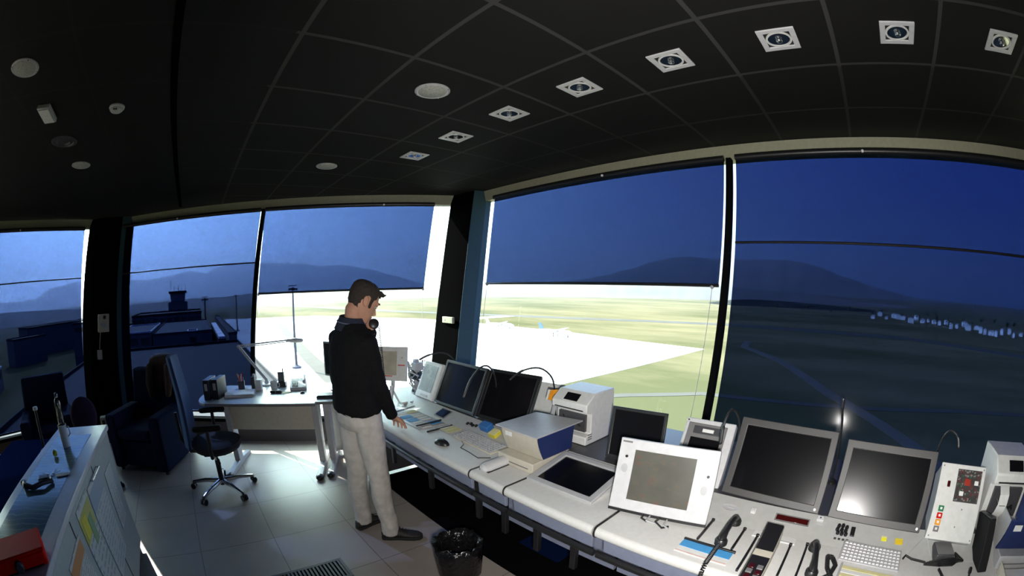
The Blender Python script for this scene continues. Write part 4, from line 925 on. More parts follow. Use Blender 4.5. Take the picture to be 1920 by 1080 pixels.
MB().box(-.14,.14,0,.25,-.05,0).build('housing', M['white'], r, .006); MB().box(-.10,.12,.03,.235,0,.005).build('face_plate', M['white'], r, .003); MB().box(-.03,.10,.205,.218,.005,.007).build('slot', M['grey'], r, smooth=0); MB().box(-.115,-.105,.10,.13,0,.006).build('lock', M['dgrey'], r, .002)
r = face('orange_card','orange card propped on the white panel, above the grey cover plate','card',(1.955,1.70,.99),0,20)
MB().add([(-.05,.0,0),(.05,.0,0),(.07,.09,0),(-.045,.065,0),(-.05,.0,-.02),(.05,.0,-.02),(.07,.09,-.02),(-.045,.065,-.02)],[(0,1,2,3),(7,6,5,4),(0,4,5,1),(1,5,6,2),(2,6,7,3),(3,7,4,0)]).build('card_body', M['orange'], r, .002); MB().box(-.065,-.05,.0,.065,-.02,.0).build('card_edge', M['paper'], r, smooth=0); MB().box(-.012,.012,-.198,.01,-.03,-.021).build('card_stand', M['lgrey'], r, smooth=0)
# gooseneck microphones
def gooseneck(label, pts, group='gooseneck microphones on the console'):
    base = Vector(pts[-1]); r = thing('gooseneck_microphone', label, 'microphone', (base.x,base.y,.802), 0, group)
    P = [Vector(p)-Vector((base.x,base.y,.802)) for p in pts]
    Q = []
    for i in range(len(P)-1):
        a,b,c,d = P[max(i-1,0)],P[i],P[i+1],P[min(i+2,len(P)-1)]
        for k in range(6):
            u = k/6; Q.append(.5*((2*b)+(c-a)*u+(2*a-5*b+4*c-d)*u*u+(3*b-a-3*c+d)*u**3))
    Q.append(P[-1])
    n = len(Q); cut = max(3,n//4)
    MB().tube(Q[cut-1:],.0062,8).build('neck', M['blackp'], r)
    MB().limb(Q[:cut],[.0085]*cut,10).build('microphone_head', M['blackp'], r)
    MB().lathe([(.03,0),(.03,.008),(.014,.02)],n=16).build('base', M['blackp'], r)
    MB().sph(Q[0],.005,nu=8,nv=6).build('tip_light', M['lgrey'], r)
gooseneck('gooseneck microphone reaching left past the slim white display',[polar(30.7,3.45,1.115),polar(32.0,3.45,1.15),polar(33.8,3.45,1.165),polar(35.2,3.42,1.125),polar(36.3,3.3,1.0),polar(36.6,3.22,.81)])
gooseneck('gooseneck microphone arched between the two black monitors',[polar(36.6,2.78,.97),polar(37.6,2.82,1.08),polar(39.0,2.86,1.155),polar(40.2,2.88,1.15),polar(41.0,2.87,1.06),polar(41.2,2.84,.81)])
gooseneck('gooseneck microphone arched over the second black monitor',[polar(43.0,2.76,1.09),polar(44.7,2.78,1.145),polar(46.9,2.80,1.16),polar(48.5,2.80,1.11),polar(49.1,2.80,1.02),polar(49.3,2.80,.81)])
gooseneck('gooseneck microphone curling over the small radio panel',[polar(73.2,1.86,1.03),polar(73.3,1.88,1.10),polar(74.0,1.92,1.165),polar(75.0,1.95,1.15),polar(75.7,1.98,1.06),polar(75.8,2.0,.81)])
gooseneck('gooseneck microphone standing straight behind the gap of the big grey monitors',[polar(90.3,2.1,1.225),polar(90.4,2.1,1.17),polar(90.7,2.1,1.10),polar(91.0,2.1,.95),polar(91.0,2.1,.81)])
gooseneck('gooseneck microphone curling above the button panel',[polar(109.6,1.98,1.13),polar(109.0,1.99,1.17),polar(107.6,2.0,1.185),polar(106.6,2.02,1.13),polar(106.3,2.03,1.02),polar(106.2,2.04,.81)])

# ------------------------------------------------------------------ handsets and small gear on the worktop
ZW = .7425
def handset_mesh(n=12):
    b = MB()
    b.tube([(-.10,0,.022),(-.085,0,.03),(-.05,0,.044),(0,0,.050),(.05,0,.044),(.085,0,.03),(.10,0,.022)],[.012,.018,.0135,.0125,.0135,.018,.012],n)
    return b
def coil(pts, r=.008, turns_per_m=110, wire=.0024):
    P = [Vector(p) for p in pts]; out = []; L = 0
    seg = [(P[i+1]-P[i]).length for i in range(len(P)-1)]; tot = sum(seg); n = int(tot*turns_per_m*7)
    for k in range(n+1):
        s = tot*k/n; i = 0
        while i < len(seg)-1 and s > seg[i]: s -= seg[i]; i += 1
        u = min(1,s/seg[i]); d = (P[i+1]-P[i]).normalized(); c = P[i].lerp(P[i+1],u); q = d.orthogonal().normalized(); w = d.cross(q); a = 2*pi*k/7
        out.append(c+q*r*cos(a)+w*r*sin(a))
    return MB().tube(out, wire, 5)
def handset(label, loc, rz, cord=None):
    r = thing('telephone_handset', label, 'handset', loc, rz, 'black telephone handsets')
    handset_mesh().build('grip', M['blackp'], r)
    for x in (-.088,.088): MB().lathe([(.022,.0),(.027,.004),(.027,.02),(.02,.03)],(x,0,0),n=18).build('earpiece' if x>0 else 'mouthpiece', M['blackp'], r)
    if cord: coil(cord).build('coiled_cord', M['blackp'], r)
    return r
handset('black handset lying across the blue strip holder',(1.505,.345,ZW+.008),0,[(-.10,0,.012),(-.16,.0,.012),(-.245,-.002,.010),(-.268,-.002,-.012),(-.275,0,-.09)])
handset('black handset with tangled cord, beside the white keyboard',(1.445,-.055,ZW+.008),R_(7),[(-.10,0,.012),(-.13,-.03,.01),(-.09,-.075,.012),(-.02,-.10,.012),(.03,-.085,.012),(.02,-.06,.02),(-.06,-.06,.024),(-.12,-.09,.012),(-.16,-.06,.01)])
r = thing('strip_holder','blue and white flight strip lying in a black-edged holder','strip',(1.345,.385,ZW),0)
MB().box(-.045,.045,-.112,.112,0,.003).build('base_card', M['paper'], r, smooth=0); MB().box(-.005,.042,-.11,.11,.003,.0042).build('blue_band', M['bluep'], r, smooth=0); MB().box(-.042,-.036,-.11,.11,.003,.0042).build('pink_line', pm('pink_print',(.6,.42,.38),.8), r, smooth=0); MB().box(.043,.053,-.118,.112,0,.010).build('edge_bar', M['blackp'], r, .002)
for k,(x0,x1,y,l) in enumerate(((1.413,1.592,.447,'black strip-bay divider nearest the white terminal'),(1.408,1.585,.291,'black strip-bay divider just right of the first handset'),(1.285,1.56,.222,'black strip-bay divider left of the key module'),(1.31,1.545,.064,'black strip-bay divider right of the key module'),(1.33,1.575,-.008,'black strip-bay divider at the tangled handset'))):
    r = thing('strip_divider', l, 'divider', ((x0+x1)/2,y,ZW), 0, 'black strip-bay dividers'); MB().box(-(x1-x0)/2,(x1-x0)/2,-.005,.005,0,.010).build('rail', M['blackp'], r, .002); MB().box((x1-x0)/2-.012,(x1-x0)/2,-.007,.007,0,.012).build('end_stop', M['blackp'], r, .002)
r = thing('key_module','black key module with small red keys, standing up from the worktop','telephone',(1.37,.153,ZW),0)
MB().extr([(-.20,0),(.17,0),(.17,.085),(.0,.06),(-.20,.05)],-.039,.039).build('housing', M['beige'], r, .004)
MB().add([(.005,-.037,.0625),(.005,.037,.0625),(.165,.037,.086),(.165,-.037,.086)],[(3,2,1,0)]).build('front_cover', M['blackp'], r, smooth=0)
MB().add([(-.19,-.037,.0522),(-.19,.037,.0522),(-.035,.037,.0600),(-.035,-.037,.0600)],[(3,2,1,0)]).build('key_field', M['blackp'], r, smooth=0)
for i in range(3):
    for j in range(2): MB().box(-.175+i*.03,-.150+i*.03,-.030+j*.034,-.006+j*.034,.053+i*.0015,.0585+i*.0015).build('key', M['redd' if (i+j)%2 else 'grey'], r, .002)
r = thing('cream_plate','cream square plate behind the key module','plate',(1.60,.148,ZW),0); MB().box(-.05,.0,-.10,.10,0,.004).build('plate_body', M['paper'], r, .001); MB().box(-.045,-.04,-.09,.09,.004,.005).build('groove', M['lgrey'], r, smooth=0)
def onslant(name, label, cat, x, y): 
    z = .742+(x-1.60)*.058/.14; return face(name, label, cat, (x,y,z+.001), 0, 90-22.5)
r = onslant('red_display','dark red display slot in the sloping panel','display',1.685,.10); MB().box(-.078,.078,-.012,.016,0,.004).build('window', M['redd'], r, .001); MB().frame(.168,.04,.006,0,.003,0,-.018).build('window_frame', M['grey'], r, smooth=0)
r = onslant('finger_recess','pale oval finger recess in the sloping panel','handle',1.68,.405); MB().lathe([(.04,0),(.042,.003),(.034,.002),(.0,.001)],n=24).build('recess_ring', M['lgrey'], r).scale = (1,.45,1); MB().box(-.02,.02,-.003,.003,0,.003).build('recess_bar', M['consg'], r, .001)
r = onslant('white_switch','small white rocker switch on the sloping panel','switch',1.69,.293); MB().box(-.012,.012,-.016,.016,0,.005).build('switch_plate', M['white'], r, .002); MB().box(-.006,.006,-.009,.009,.005,.010).build('rocker', M['bwhite'], r, .002)
r = onslant('switch_cluster','cluster of small black switches in the slope above the white keyboard','switch',1.68,-.155); MB().box(-.045,.065,-.034,.032,0,.002).build('plate', M['lgrey'], r, smooth=0)
for k,(x,y) in enumerate(((-.026,.018),(-.006,.022),(.014,.016),(-.030,.0),(-.008,.0),(.012,-.002),(-.024,-.018),(-.004,-.02),(.016,-.020))): MB().lathe([(.0095,.002),(.0095,.010),(.007,.015),(0,.016)],(x,y,0),n=10).build('knob', M['blackp'], r)
MB().box(.036,.058,-.024,.024,.002,.010).build('rocker', M['blackp'], r, .002)
for k in range(4): MB().box(-.036+.02*k,-.024+.02*k,-.050,-.042,0,.004).build('small_button', M['dgrey'], r, smooth=0)
r = onslant('sticky_note','bright yellow sticky note on the sloping panel','note',1.672,-.367); MB().box(-.014,.014,-.012,.014,0,.0012).build('note_sheet', pm('bright_yellow_note',(.75,.70,.03),.7), r, smooth=0); MB().box(-.014,.014,.006,.014,.0012,.0016).build('folded_edge', M['lyellow'], r, smooth=0)
r = onslant('sticky_note','orange-yellow sticky note, second on the sloping panel','note',1.668,-.447); MB().box(-.020,.020,-.016,.016,0,.0012).build('note_sheet', pm('amber_note',(.70,.48,.02),.7), r, smooth=0); MB().box(-.02,.02,.008,.016,.0012,.0016).build('folded_edge', M['yellow'], r, smooth=0)
r = onslant('thin_wire','thin pale wire looping from panel to mouse lead','wire',1.66,-.56); MB().tube([(-.05,-.05,.004),(-.01,.0,.01),(.02,.035,.012),(.04,.03,.01),(.07,-.05,.004)],.0022,5).build('wire_loop', M['lgrey'], r); MB().sph((.02,.035,.012),.004,nu=8,nv=6).build('plug', M['lgrey'], r)
def keyboard(name, label, loc, rz, w, d, rows, cols, km, keym):
    r = thing('keyboard', label, 'keyboard', loc, rz)
    MB().loft([[(-d/2,-w/2,0),(-d/2,w/2,0),(d/2,w/2,0),(d/2,-w/2,0)],[(-d/2,-w/2,.010),(-d/2,w/2,.010),(d/2,w/2,.020),(d/2,-w/2,.020)]]).build('case', M[km], r, .003)
    px_,py_ = (d-.012)/rows,(w-.012)/cols
    for i in range(rows):
        for j in range(cols):
            x = -d/2+.006+(i+.5)*px_; y = -w/2+.006+(j+.5)*py_; z = .010+.010*(x+d/2)/d
            MB().loft([[(x-px_*.42,y-py_*.42,z),(x+px_*.42,y-py_*.42,z),(x+px_*.42,y+py_*.42,z),(x-px_*.42,y+py_*.42,z)],[(x-px_*.3,y-py_*.3,z+.006),(x+px_*.3,y-py_*.3,z+.006),(x+px_*.3,y+py_*.3,z+.006),(x-px_*.3,y+py_*.3,z+.006)]]).build('key', M[keym], r, smooth=0)
    return r
keyboard('keyboard','small white keyboard between sticky notes and tangled handset',(1.557,-.315,ZW),R_(-5),.295,.135,6,15,'lgrey','bwhite')
keyboard('keyboard','pale beige keyboard in front of the second black monitor',(1.553,1.955,ZW),R_(-2),.40,.135,6,16,'beige','lgrey')
r = thing('strip_pad','yellow and white paper strips in front of the white keyboard','papers',(1.40,-.31,ZW),R_(-5))
for k in range(5): MB().box(.055-.026*k-.011,.055-.026*k+.009,-.125,.125,0,.003).build('strip', M['lyellow' if k%2==0 else 'paper'], r, smooth=0)
MB().box(-.075,.075,.125,.135,0,.007).build('strip_clip', M['lgrey'], r, smooth=0)
r = thing('power_adapter','dark grey power adapter wrapped in its black cable','adapter',(1.615,-.69,ZW),R_(6))
MB().box(-.045,.06,-.055,.05,0,.045).build('adapter_body', M['dgrey'], r, .006); MB().box(-.04,.055,-.05,.045,.045,.0465).build('label_plate', M['grey'], r, smooth=0)
for k in range(4): MB().tube([(-.06-.006*k,.11-.01*k,.012+.006*k),(-.075,.03,.016+.008*k),(-.07+.005*k,-.05,.014+.006*k),(-.04,-.09-.01*k,.012),(.03,-.085,.012)],.0065,6).build('cable', M['blackp'], r)
MB().tube([(-.05,.10,.012),(-.02,.17,.008),(.0,.20,.012),(-.02,.215,.008)],.005,6).build('plug_lead', M['blackp'], r)
r = thing('loose_cable','black cable looping off the front of the worktop near the adapter','cable',(1.46,-.73,ZW)); MB().tube([(.06,.06,.008),(.0,.04,.008),(-.05,-.02,.01),(-.03,-.09,.012),(.05,-.12,.008)],.0065,7).build('cable_run', M['blackp'], r); MB().cyl((.05,-.12,.008),(.075,-.128,.008),.010,n=10).build('plug', M['blackp'], r)
# far part of the worktop
r = thing('computer_mouse','black computer mouse on the worktop near the man\'s hand','mouse',(1.366,2.09,ZW),R_(12)); MB().sph((0,0,0),.034,.058,.034,18,10,0,1).build('shell', M['blackp'], r); MB().cyl((.012,-.004,.030),(.012,.004,.030),.007,n=10).build('wheel', M['lgrey'], r)
r = thing('mouse_lead','thin dark lead curving from the far keyboard to the white tray','cable',(1.47,1.93,ZW)); MB().tube([(.03,.14,.003),(-.01,.06,.003),(-.055,.03,.003),(-.06,-.06,.003),(-.075,-.16,.003),(-.02,-.21,.003)],.0028,6).build('lead', M['blackp'], r); MB().box(.028,.042,.132,.15,0,.007).build('plug', M['blackp'], r, smooth=0)
r = thing('strip_tray','long white rounded strip tray lying across the narrow console module','tray',(1.455,1.615,ZW),R_(2)); MB().limb([(-.13,0,.022),(.12,0,.022)],[.036,.036],18).build('tray_body', M['bwhite'], r).scale=(1,1,.78); MB().box(-.15,.14,-.037,.037,0,.006).build('base', M['blackp'], r, .003)
sb = thing('strip_board','pale board holding blue and white flight strips by the man\'s hand','strip board',(1.53,2.64,ZW),0)
MB().box(-.14,.10,-.24,.23,0,.004).build('board', M['lgrey'], sb, smooth=0)
for k,(x,y,m_) in enumerate(((-.06,.17,'paper'),(.03,.16,'lyellow'),(-.07,.06,'bluep'),(.02,.05,'paper'),(-.07,-.03,'bluep'),(.02,-.05,'paper'),(-.07,-.12,'paper'),(-.07,-.20,'paper'),(.03,-.17,'bluep'))):
    st = MB().box(x-.04,x+.04,y-.032,y+.032,.004,.008).build('strip', M[m_], sb, smooth=0); MB().box(x-.036,x+.036,y-.006,y-.002,.008,.0086).build('print_line', M['cardblue'], st, smooth=0)
sb = thing('strip_board','second board with pale yellow strips beside the mouse','strip board',(1.57,2.255,ZW),0)
MB().box(-.07,.06,-.05,.12,0,.004).build('board', M['lgrey'], sb, smooth=0)
for k in range(3): MB().box(-.06,.05,-.04+.05*k,.0+.05*k,.004,.007).build('strip', M['lyellow' if k<2 else 'paper'], sb, smooth=0)
for x,y,l in ((1.508,2.46,'long black divider on the strip boards, nearer the man'),(1.513,2.33,'long black divider beside the yellow strips')):
    r = thing('strip_divider', l, 'divider', (x,y,ZW+.0085 if y>2.4 else ZW), 0, 'black dividers on the far strip boards'); MB().box(-.105,.105,-.006,.006,0,.010).build('rail', M['blackp'], r, .002); MB().box(.095,.105,-.008,.008,0,.012).build('end_stop', M['blackp'], r, .002)
r = onslant('small_display','small dark display set in the slope below the first black monitor','display',1.675,2.53); MB().box(-.055,.055,-.035,.045,0,.005).build('glass', M['screen'], r, .002); MB().frame(.122,.092,.006,0,.004,0,-.041).build('surround', M['grey'], r, smooth=0)
r = onslant('clip_switches','row of small black switches in the slope below the second black monitor','switch',1.675,2.18)
for k in range(4): MB().box(-.05+.028*k,-.032+.028*k,-.012+.008*(k%2),.010+.008*(k%2),0,.012).build('toggle', M['blackp'], r, .002)
MB().box(-.06,.07,-.02,.03,-.0,.002).build('plate', M['lgrey'], r, smooth=0)
r = onslant('blue_box','small bright blue box on the slope behind the beige keyboard','box',1.69,2.03); MB().box(-.045,.04,-.03,.03,0,.045).build('box_body', M['blueb'], r, .006); MB().box(-.04,.035,-.026,.026,.045,.047).build('lid', M['blueb'], r, smooth=0)
r = onslant('yellow_pad','small yellow note pad beside the blue box','note pad',1.67,1.93); MB().box(-.03,.03,-.03,.03,0,.03).build('pad', M['yellow'], r, .002); MB().box(-.03,.03,-.03,.03,.03,.031).build('top_sheet', M['lyellow'], r, smooth=0)
# small white monitor on its arm, cables and gear beside it
r = face('arm_monitor','small white monitor with a beige screen on a bent stand behind the man','monitor',(1.509,3.058,.955),43,13.8)
MB().loft([[(-.15,0,0),(.15,0,0),(.15,.278,0),(-.15,.278,0)],[(-.15,0,-.03),(.15,0,-.03),(.15,.278,-.03),(-.15,.278,-.03)],[(-.08,.05,-.07),(.08,.05,-.07),(.08,.22,-.07),(-.08,.22,-.07)]]).build('housing', M['white'], r, .004)
MB().box(-.125,.065,.045,.24,0,.002).build('screen', M['olive2'], r, smooth=0); MB().box(.075,.135,.125,.132,0,.0015).build('red_line', M['red'], r, smooth=0); MB().box(-.12,.03,.036,.042,0,.0015).build('red_line', M['red'], r, smooth=0)
MB().tube([(0,.12,-.06),(0,.06,-.11),(.0,-.06,-.10),(-.005,-.2,-.05)],.016,10).build('arm', M['alu'], r)
MB().sph((.11,.19,.001),.006,nu=8,nv=6).build('knob', M['lgrey'], r)
r = thing('monitor_foot','white splayed stand carrying the small white monitor','stand',(1.55,3.10,ZW))
for a in (.2,2.2,4.2): MB().tube([(.0,0,.14),(.07*cos(a),.07*sin(a),.01)],[.010,.008],8).build('stand_leg', M['white'], r)
MB().cyl((0,0,.12),(0,0,.16),.016,n=12).build('hub', M['white'], r)
r = thing('cable_tangle','tangle of grey and blue cables on a bracket left of the slim display','cables',(1.84,3.17,.802))
rr = random.Random(3)
for k in range(12):
    a = rr.uniform(0,6.28); P = [(.05*cos(a),.05*sin(a),.0)]
    for j in range(4): P.append((.09*rr.uniform(-1,1),.09*rr.uniform(-1,1),.07+.06*j+.02*rr.uniform(-1,1)))
    P.append((.06*rr.uniform(-1,1),.06*rr.uniform(-1,1),.12)); MB().tube(P,rr.choice((.004,.006,.008)),6).build('cable', M[rr.choice(('lgrey','dgrey','lgrey','teal','blackp'))], r)
MB().box(-.02,.02,-.02,.02,0,.28).build('bracket', M['lgrey'], r, .004); MB().box(-.05,.03,-.08,.0,.19,.26).build('junction_box', M['lgrey'], r, .006); MB().box(-.04,.05,-.02,.06,.10,.17).build('connector', M['teal'], r, .006)
for k,(x,y,l) in enumerate(((1.62,3.02,'small white connector lying beside the monitor stand'),(1.68,2.98,'small grey connector lying near the slim display'))):
    r = thing('connector', l, 'connector', (x,y,.7605 if x>1.65 else .7525), .6*k, 'loose connectors'); MB().box(-.025,.025,-.012,.012,0,.016).build('shell', M['white' if k==0 else 'lgrey'], r, .003); MB().tube([(.025,0,.008),(.06,.01,.01),(.08,.04,.008)],.004,6).build('lead', M['lgrey'], r)
# ------------------------------------------------------------------ the standing man
M['skin'] = pm('skin', (.50,.26,.175), .55, var=.08, scale=25, spec=.3)
M['hair'] = pm('dark_short_hair', (.026,.018,.013), .8, var=.6, scale=160, bump=.5)
M['sweater'] = pm('black_sweater', (.009,.009,.010), .95, var=.25, scale=120, bump=.25, spec=.1)
M['collar'] = pm('navy_collar', (.012,.016,.035), .9, var=.2, scale=120)
M['stripe'] = pm('pale_stripe', (.12,.15,.24), .9)
M['jeans'] = pm('pale_grey_jeans', (.50,.465,.43), .92, var=.16, scale=14, bump=.35, spec=.1)
M['shoe'] = pm('dark_grey_shoe', (.022,.021,.020), .7, var=.3, scale=60)
M['sole'] = pm('black_sole', (.010,.010,.010), .8)
fa = R_(82); FW = Vector((sin(fa),cos(fa),0)); LF = Vector((-cos(fa),sin(fa),0)); C0 = Vector((.985,2.475,0))
def Bp(lat, fwd, z): return C0+LF*lat+FW*fwd+Vector((0,0,z))
def oval(c, a, b, ra, rb, n=28, e=2.3):
    out = []
    for i in range(n):
        t_ = 2*pi*i/n; q = (abs(cos(t_))**e+abs(sin(t_))**e)**(-1/e)
        out.append(c+a*ra*cos(t_)*q+b*rb*sin(t_)*q)
    return out
def remeshed(mb, name, mat, parent, vox, smooth=4, disp=0., dscale=.1):
    o = mb.build(name+'_raw', mat, None, smooth=0)
    rm = o.modifiers.new('r','REMESH'); rm.mode='VOXEL'; rm.voxel_size = vox
    sm = o.modifiers.new('s','SMOOTH'); sm.factor=.5; sm.iterations=smooth
    if disp:
        tx = bpy.data.textures.new(name,'CLOUDS'); tx.noise_scale = dscale; tx.noise_depth = 2
        d = o.modifiers.new('d','DISPLACE'); d.texture = tx; d.strength = disp; d.mid_level = .5; d.texture_coords = 'LOCAL'
    dg = bpy.context.evaluated_depsgraph_get(); dg.update()
    me = bpy.data.meshes.new_from_object(o.evaluated_get(dg))
    me.materials.clear(); me.materials.append(mat)
    me.polygons.foreach_set('use_smooth',[True]*len(me.polygons))
    old = o.data; bpy.data.objects.remove(o); bpy.data.meshes.remove(old)
    me.name = name
    n_ = bpy.data.objects.new(name, me); COL.objects.link(n_)
    if parent: n_.parent = parent
    return n_
shR, elR, wrR = Vector((1.015,2.325,1.375)), Vector((1.082,2.345,1.115)), Vector((1.205,2.43,.875))
hipR, knR, anR = Bp(-.088,.01,.90), Vector((1.030,2.350,.50)), Vector((1.062,2.352,.07))
hipL, knL, anL = Bp(.088,.0,.90), Vector((.958,2.565,.49)), Vector((.965,2.597,.07))
lean = lambda z: (z-.95)*.045-.018*math.sin(max(0,min(1,(z-.95)/.5))*pi)-.012
# head frame: looks along az 97, bowed
hf = R_(92); hx = Vector((cos(hf),-sin(hf),0)); hfw = Vector((sin(hf),cos(hf),0)); pt_ = R_(-31)
hY = hfw*cos(pt_)+Vector((0,0,1))*sin(pt_); hZ = hx.cross(hY)
HC = Vector((1.062,2.482,1.624))
HM = Matrix((hx,hY,hZ)).transposed().to_4x4(); HM.translation = HC
def hd(x,y,z): return HM @ Vector((x,y,z))
SK = [(-.122,.050,.028,.022),(-.112,.046,.042,.038),(-.09,.030,.062,.050),(-.062,.018,.078,.060),(-.03,.004,.090,.067),(.0,-.004,.094,.072),(.035,-.005,.099,.076),(.065,-.008,.095,.075),(.092,-.011,.080,.064),(.110,-.012,.055,.044),(.120,-.012,.022,.018)]
hm_, he_ = hd(-.018,.128,-.078), hd(-.098,.0,.004); mid = hm_.lerp(he_,.42)
wrL = mid+Vector((.018,-.028,-.118)); elL = wrL+Vector((.02,.185,-.215)); shL = Vector((.950,2.665,1.385))
def skull(g=0., zmin=-1, top=0.):
    return [[hd(x_,y_,z+(top if z>.05 else 0)) for x_,y_ in [((w+g)*cos(t_), c+(d+g)*sin(t_)) for t_ in [2*pi*i/32 for i in range(32)]]] for z,c,d,w in SK if z>=zmin]
def hand(mb, wrist, d, nrm, side, curls, spread, thumb, scale=1.):
    """palm and five fingers; d along the hand, nrm out of the back of the hand, side towards the thumb"""
    d = d.normalized(); nrm = (nrm-d*nrm.dot(d)).normalized(); s = d.cross(nrm)*(1 if side>0 else -1)
    q = scale
    mb.loft([oval(wrist+d*x*q, s, nrm, a*q, b*q, 14) for x,a,b in ((-.03,.027,.020),(.0,.028,.019),(.03,.036,.018),(.06,.042,.016),(.085,.042,.013),(.092,.038,.010))])
    for k,(off,L) in enumerate(((.031,.072),(.0105,.080),(-.0105,.074),(-.031,.058))):
        p = wrist+d*(.084 if k<3 else .078)*q+s*off*q; a = 0.; P = [p-d*.02*q,p]; ang_ = spread*(1.5-k)
        dd = (d*cos(ang_)+s*sin(ang_)).normalized()
        for j,f in enumerate((.45,.32,.23)):
            a += curls[k][j]; v = dd*cos(a)-nrm*sin(a); p = p+v*L*f*q; P.append(p)
        mb.limb(P,[.0095*q,.0092*q,.0086*q,.0078*q,.0068*q],10)
    p = wrist+d*.02*q+s*.026*q; P = [p]
    for v in thumb:
        p = p+(d*v[0]+s*v[1]-nrm*v[2])*q; P.append(p)
    mb.limb(P,[.013*q,.011*q,.0095*q,.008*q][:len(P)],10)
body = MB()
body.loft(skull())
# brow, nose, lips, chin, ears, neck
body.loft([[hd(x,y,z) for x,y in ((-w,y0-.02),(w,y0-.02),(w*.6,y1),(-w*.6,y1))] for z,w,y0,y1 in ((.030,.008,.088,.094),(.008,.009,.088,.098),(-.015,.012,.088,.110),(-.034,.017,.086,.121),(-.044,.015,.084,.112),(-.048,.010,.082,.095))])
for x in (-.030,.030): body.sph(hd(x,.082,.026),.026,.016,.011,10,8)
body.sph(hd(0,.090,-.066),.020,.012,.008,10,8); body.sph(hd(0,.088,-.080),.018,.012,.008,10,8); body.sph(hd(0,.068,-.110),.020,.016,.014,10,8)
for x in (-1,1):
    e_ = MB(HM); body.loft([[hd(x*(.070+q),-.012+a*cos(t_)-.008*sin(t_),.0+b*sin(t_)) for t_ in [2*pi*i/14 for i in range(14)]] for q,a,b in ((-.004,.014,.026),(.008,.018,.032),(.014,.019,.033),(.016,.014,.026))])
nb = Vector((.985,2.505,1.44))
body.tube([hd(0,-.02,-.02),hd(0,-.032,-.075),nb+Vector((.012,-.002,.05)),nb],[.058,.056,.058,.075],20)
# trunk and limbs inside the clothes
body.loft([oval(Bp(0,lean(z)+f,z),LF,FW,a,b) for z,f,a,b in ((.84,0,.13,.10),(.95,0,.155,.105),(1.08,0,.15,.10),(1.22,.005,.165,.105),(1.34,.01,.175,.105),(1.42,.005,.15,.085),(1.465,.0,.08,.06))])
for sgn,sh,el_,wr in ((-1,shR,elR,wrR),(1,shL,elL,wrL)):
    body.limb([sh,sh.lerp(el_,.5),el_],[.050,.045,.038],14); body.limb([el_,el_.lerp(wr,.35),wr],[.038,.037,.026],14)
for hp,kn,an in ((hipR,knR,anR),(hipL,knL,anL)):
    body.limb([hp,hp.lerp(kn,.5),kn],[.078,.070,.052],14); body.limb([kn,kn.lerp(an,.35),an],[.052,.054,.036],14)
# right hand resting on the desk, left hand around the handset
hdR = Vector((.088,.070,-.062))
hand(body, wrR+Vector((.010,.008,-.016)), hdR, Vector((.35,.25,.9)), 1, ((.35,.45,.3),(.3,.4,.3),(.3,.4,.3),(.35,.5,.3)), .10, ((.03,.022,.018),(.030,.012,.016),(.02,.004,.012)))
ph_d = (he_-hm_).normalized()
hand(body, wrL, (mid-wrL)+Vector((-.01,.012,0)), Vector((.75,.5,.1)), 1, ((.5,.9,.7),(.55,.95,.7),(.6,1.0,.7),(.7,1.0,.8)), .03, ((.028,.022,.024),(.022,.006,.026),(.014,-.004,.018)), .95)
for hp,an,dr in ((knR,anR,Vector((.85,-.52,0))),(knL,anL,Vector((.97,.21,0)))):
    body.limb([an+Vector((0,0,.0)),an+dr*.02+Vector((0,0,-.025)),an+dr*.15+Vector((0,0,-.040))],[.034,.034,.020],12)
person = remeshed(body,'person',M['skin'],None,.0042,3)
tag(person,'standing man in black sweater and pale jeans talking on a telephone','person')
for x in (-.031,.031):
    ey = MB().sph(hd(x,.0805,.006),0.0108,nu=14,nv=10).build('eye', pm('eye_white',(.35,.32,.30),.4) if x<0 else bpy.data.materials['eye_white'], person)
    MB().sph(hd(x,.0870,.003),.0058,nu=12,nv=8).build('iris', M['hair'], ey)
    MB().limb([hd(x*.6,.086,.0135),hd(x,.0905,.0150),hd(x*1.45,.084,.0120)],[.004,.0055,.004],8).build('eyelid', M['skin'], person); MB().limb([hd(x*.45,.095,.030),hd(x,.101,.034),hd(x*1.6,.088,.030)],[.003,.0045,.003],8).build('eyebrow', M['hair'], person)
# hair: a cap hugging the skull, open over the face, with a short tuft at the brow
hb = MB(); rings = [[HM.inverted()@p for p in r_] for r_ in skull(.010,-.092,.010)]
vs = [p for r_ in rings for p in r_]; fs = []
for j in range(len(rings)-1):
    for i in range(32):
        q = [j*32+i, j*32+(i+1)%32, (j+1)*32+(i+1)%32, (j+1)*32+i]; c = sum((vs[k] for k in q),Vector())/4
        ear = abs(c.x) > .05 and -.032 < c.y < .014 and c.z < .020
        keep = (c.z >= .062 and c.y < .088) or (.03 < c.z < .062 and c.y < .056) or (-.022 < c.z <= .03 and c.y < .030 and not ear) or (c.z <= -.022 and c.y < -.036)
        if keep: fs.append(q)
fs.append([(len(rings)-1)*32+i for i in range(32)])
hb.m = HM.copy(); hb.add(vs, fs); 
ho = hb.build('hair', M['hair'], person, smooth=80)
sd_ = ho.modifiers.new('thick','SOLIDIFY'); sd_.thickness = .010; sd_.offset = -1
ss_ = ho.modifiers.new('sub','SUBSURF'); ss_.levels = 2; ss_.render_levels = 2
tx = bpy.data.textures.new('hair_noise','CLOUDS'); tx.noise_scale = .018
dd_ = ho.modifiers.new('rough','DISPLACE'); dd_.texture = tx; dd_.strength = .010; dd_.mid_level=.4
tf = MB(); rr = random.Random(2)
for k in range(16):
    x = -.045+.09*k/15; tf.limb([hd(x,.066,.098),hd(x*.9,.092+.006*rr.random(),.094),hd(x*.75,.098+.012*rr.random(),.094+.012*rr.random())],[.013,.010,.004],8)
tf.build('hair_tuft', M['hair'], ho)
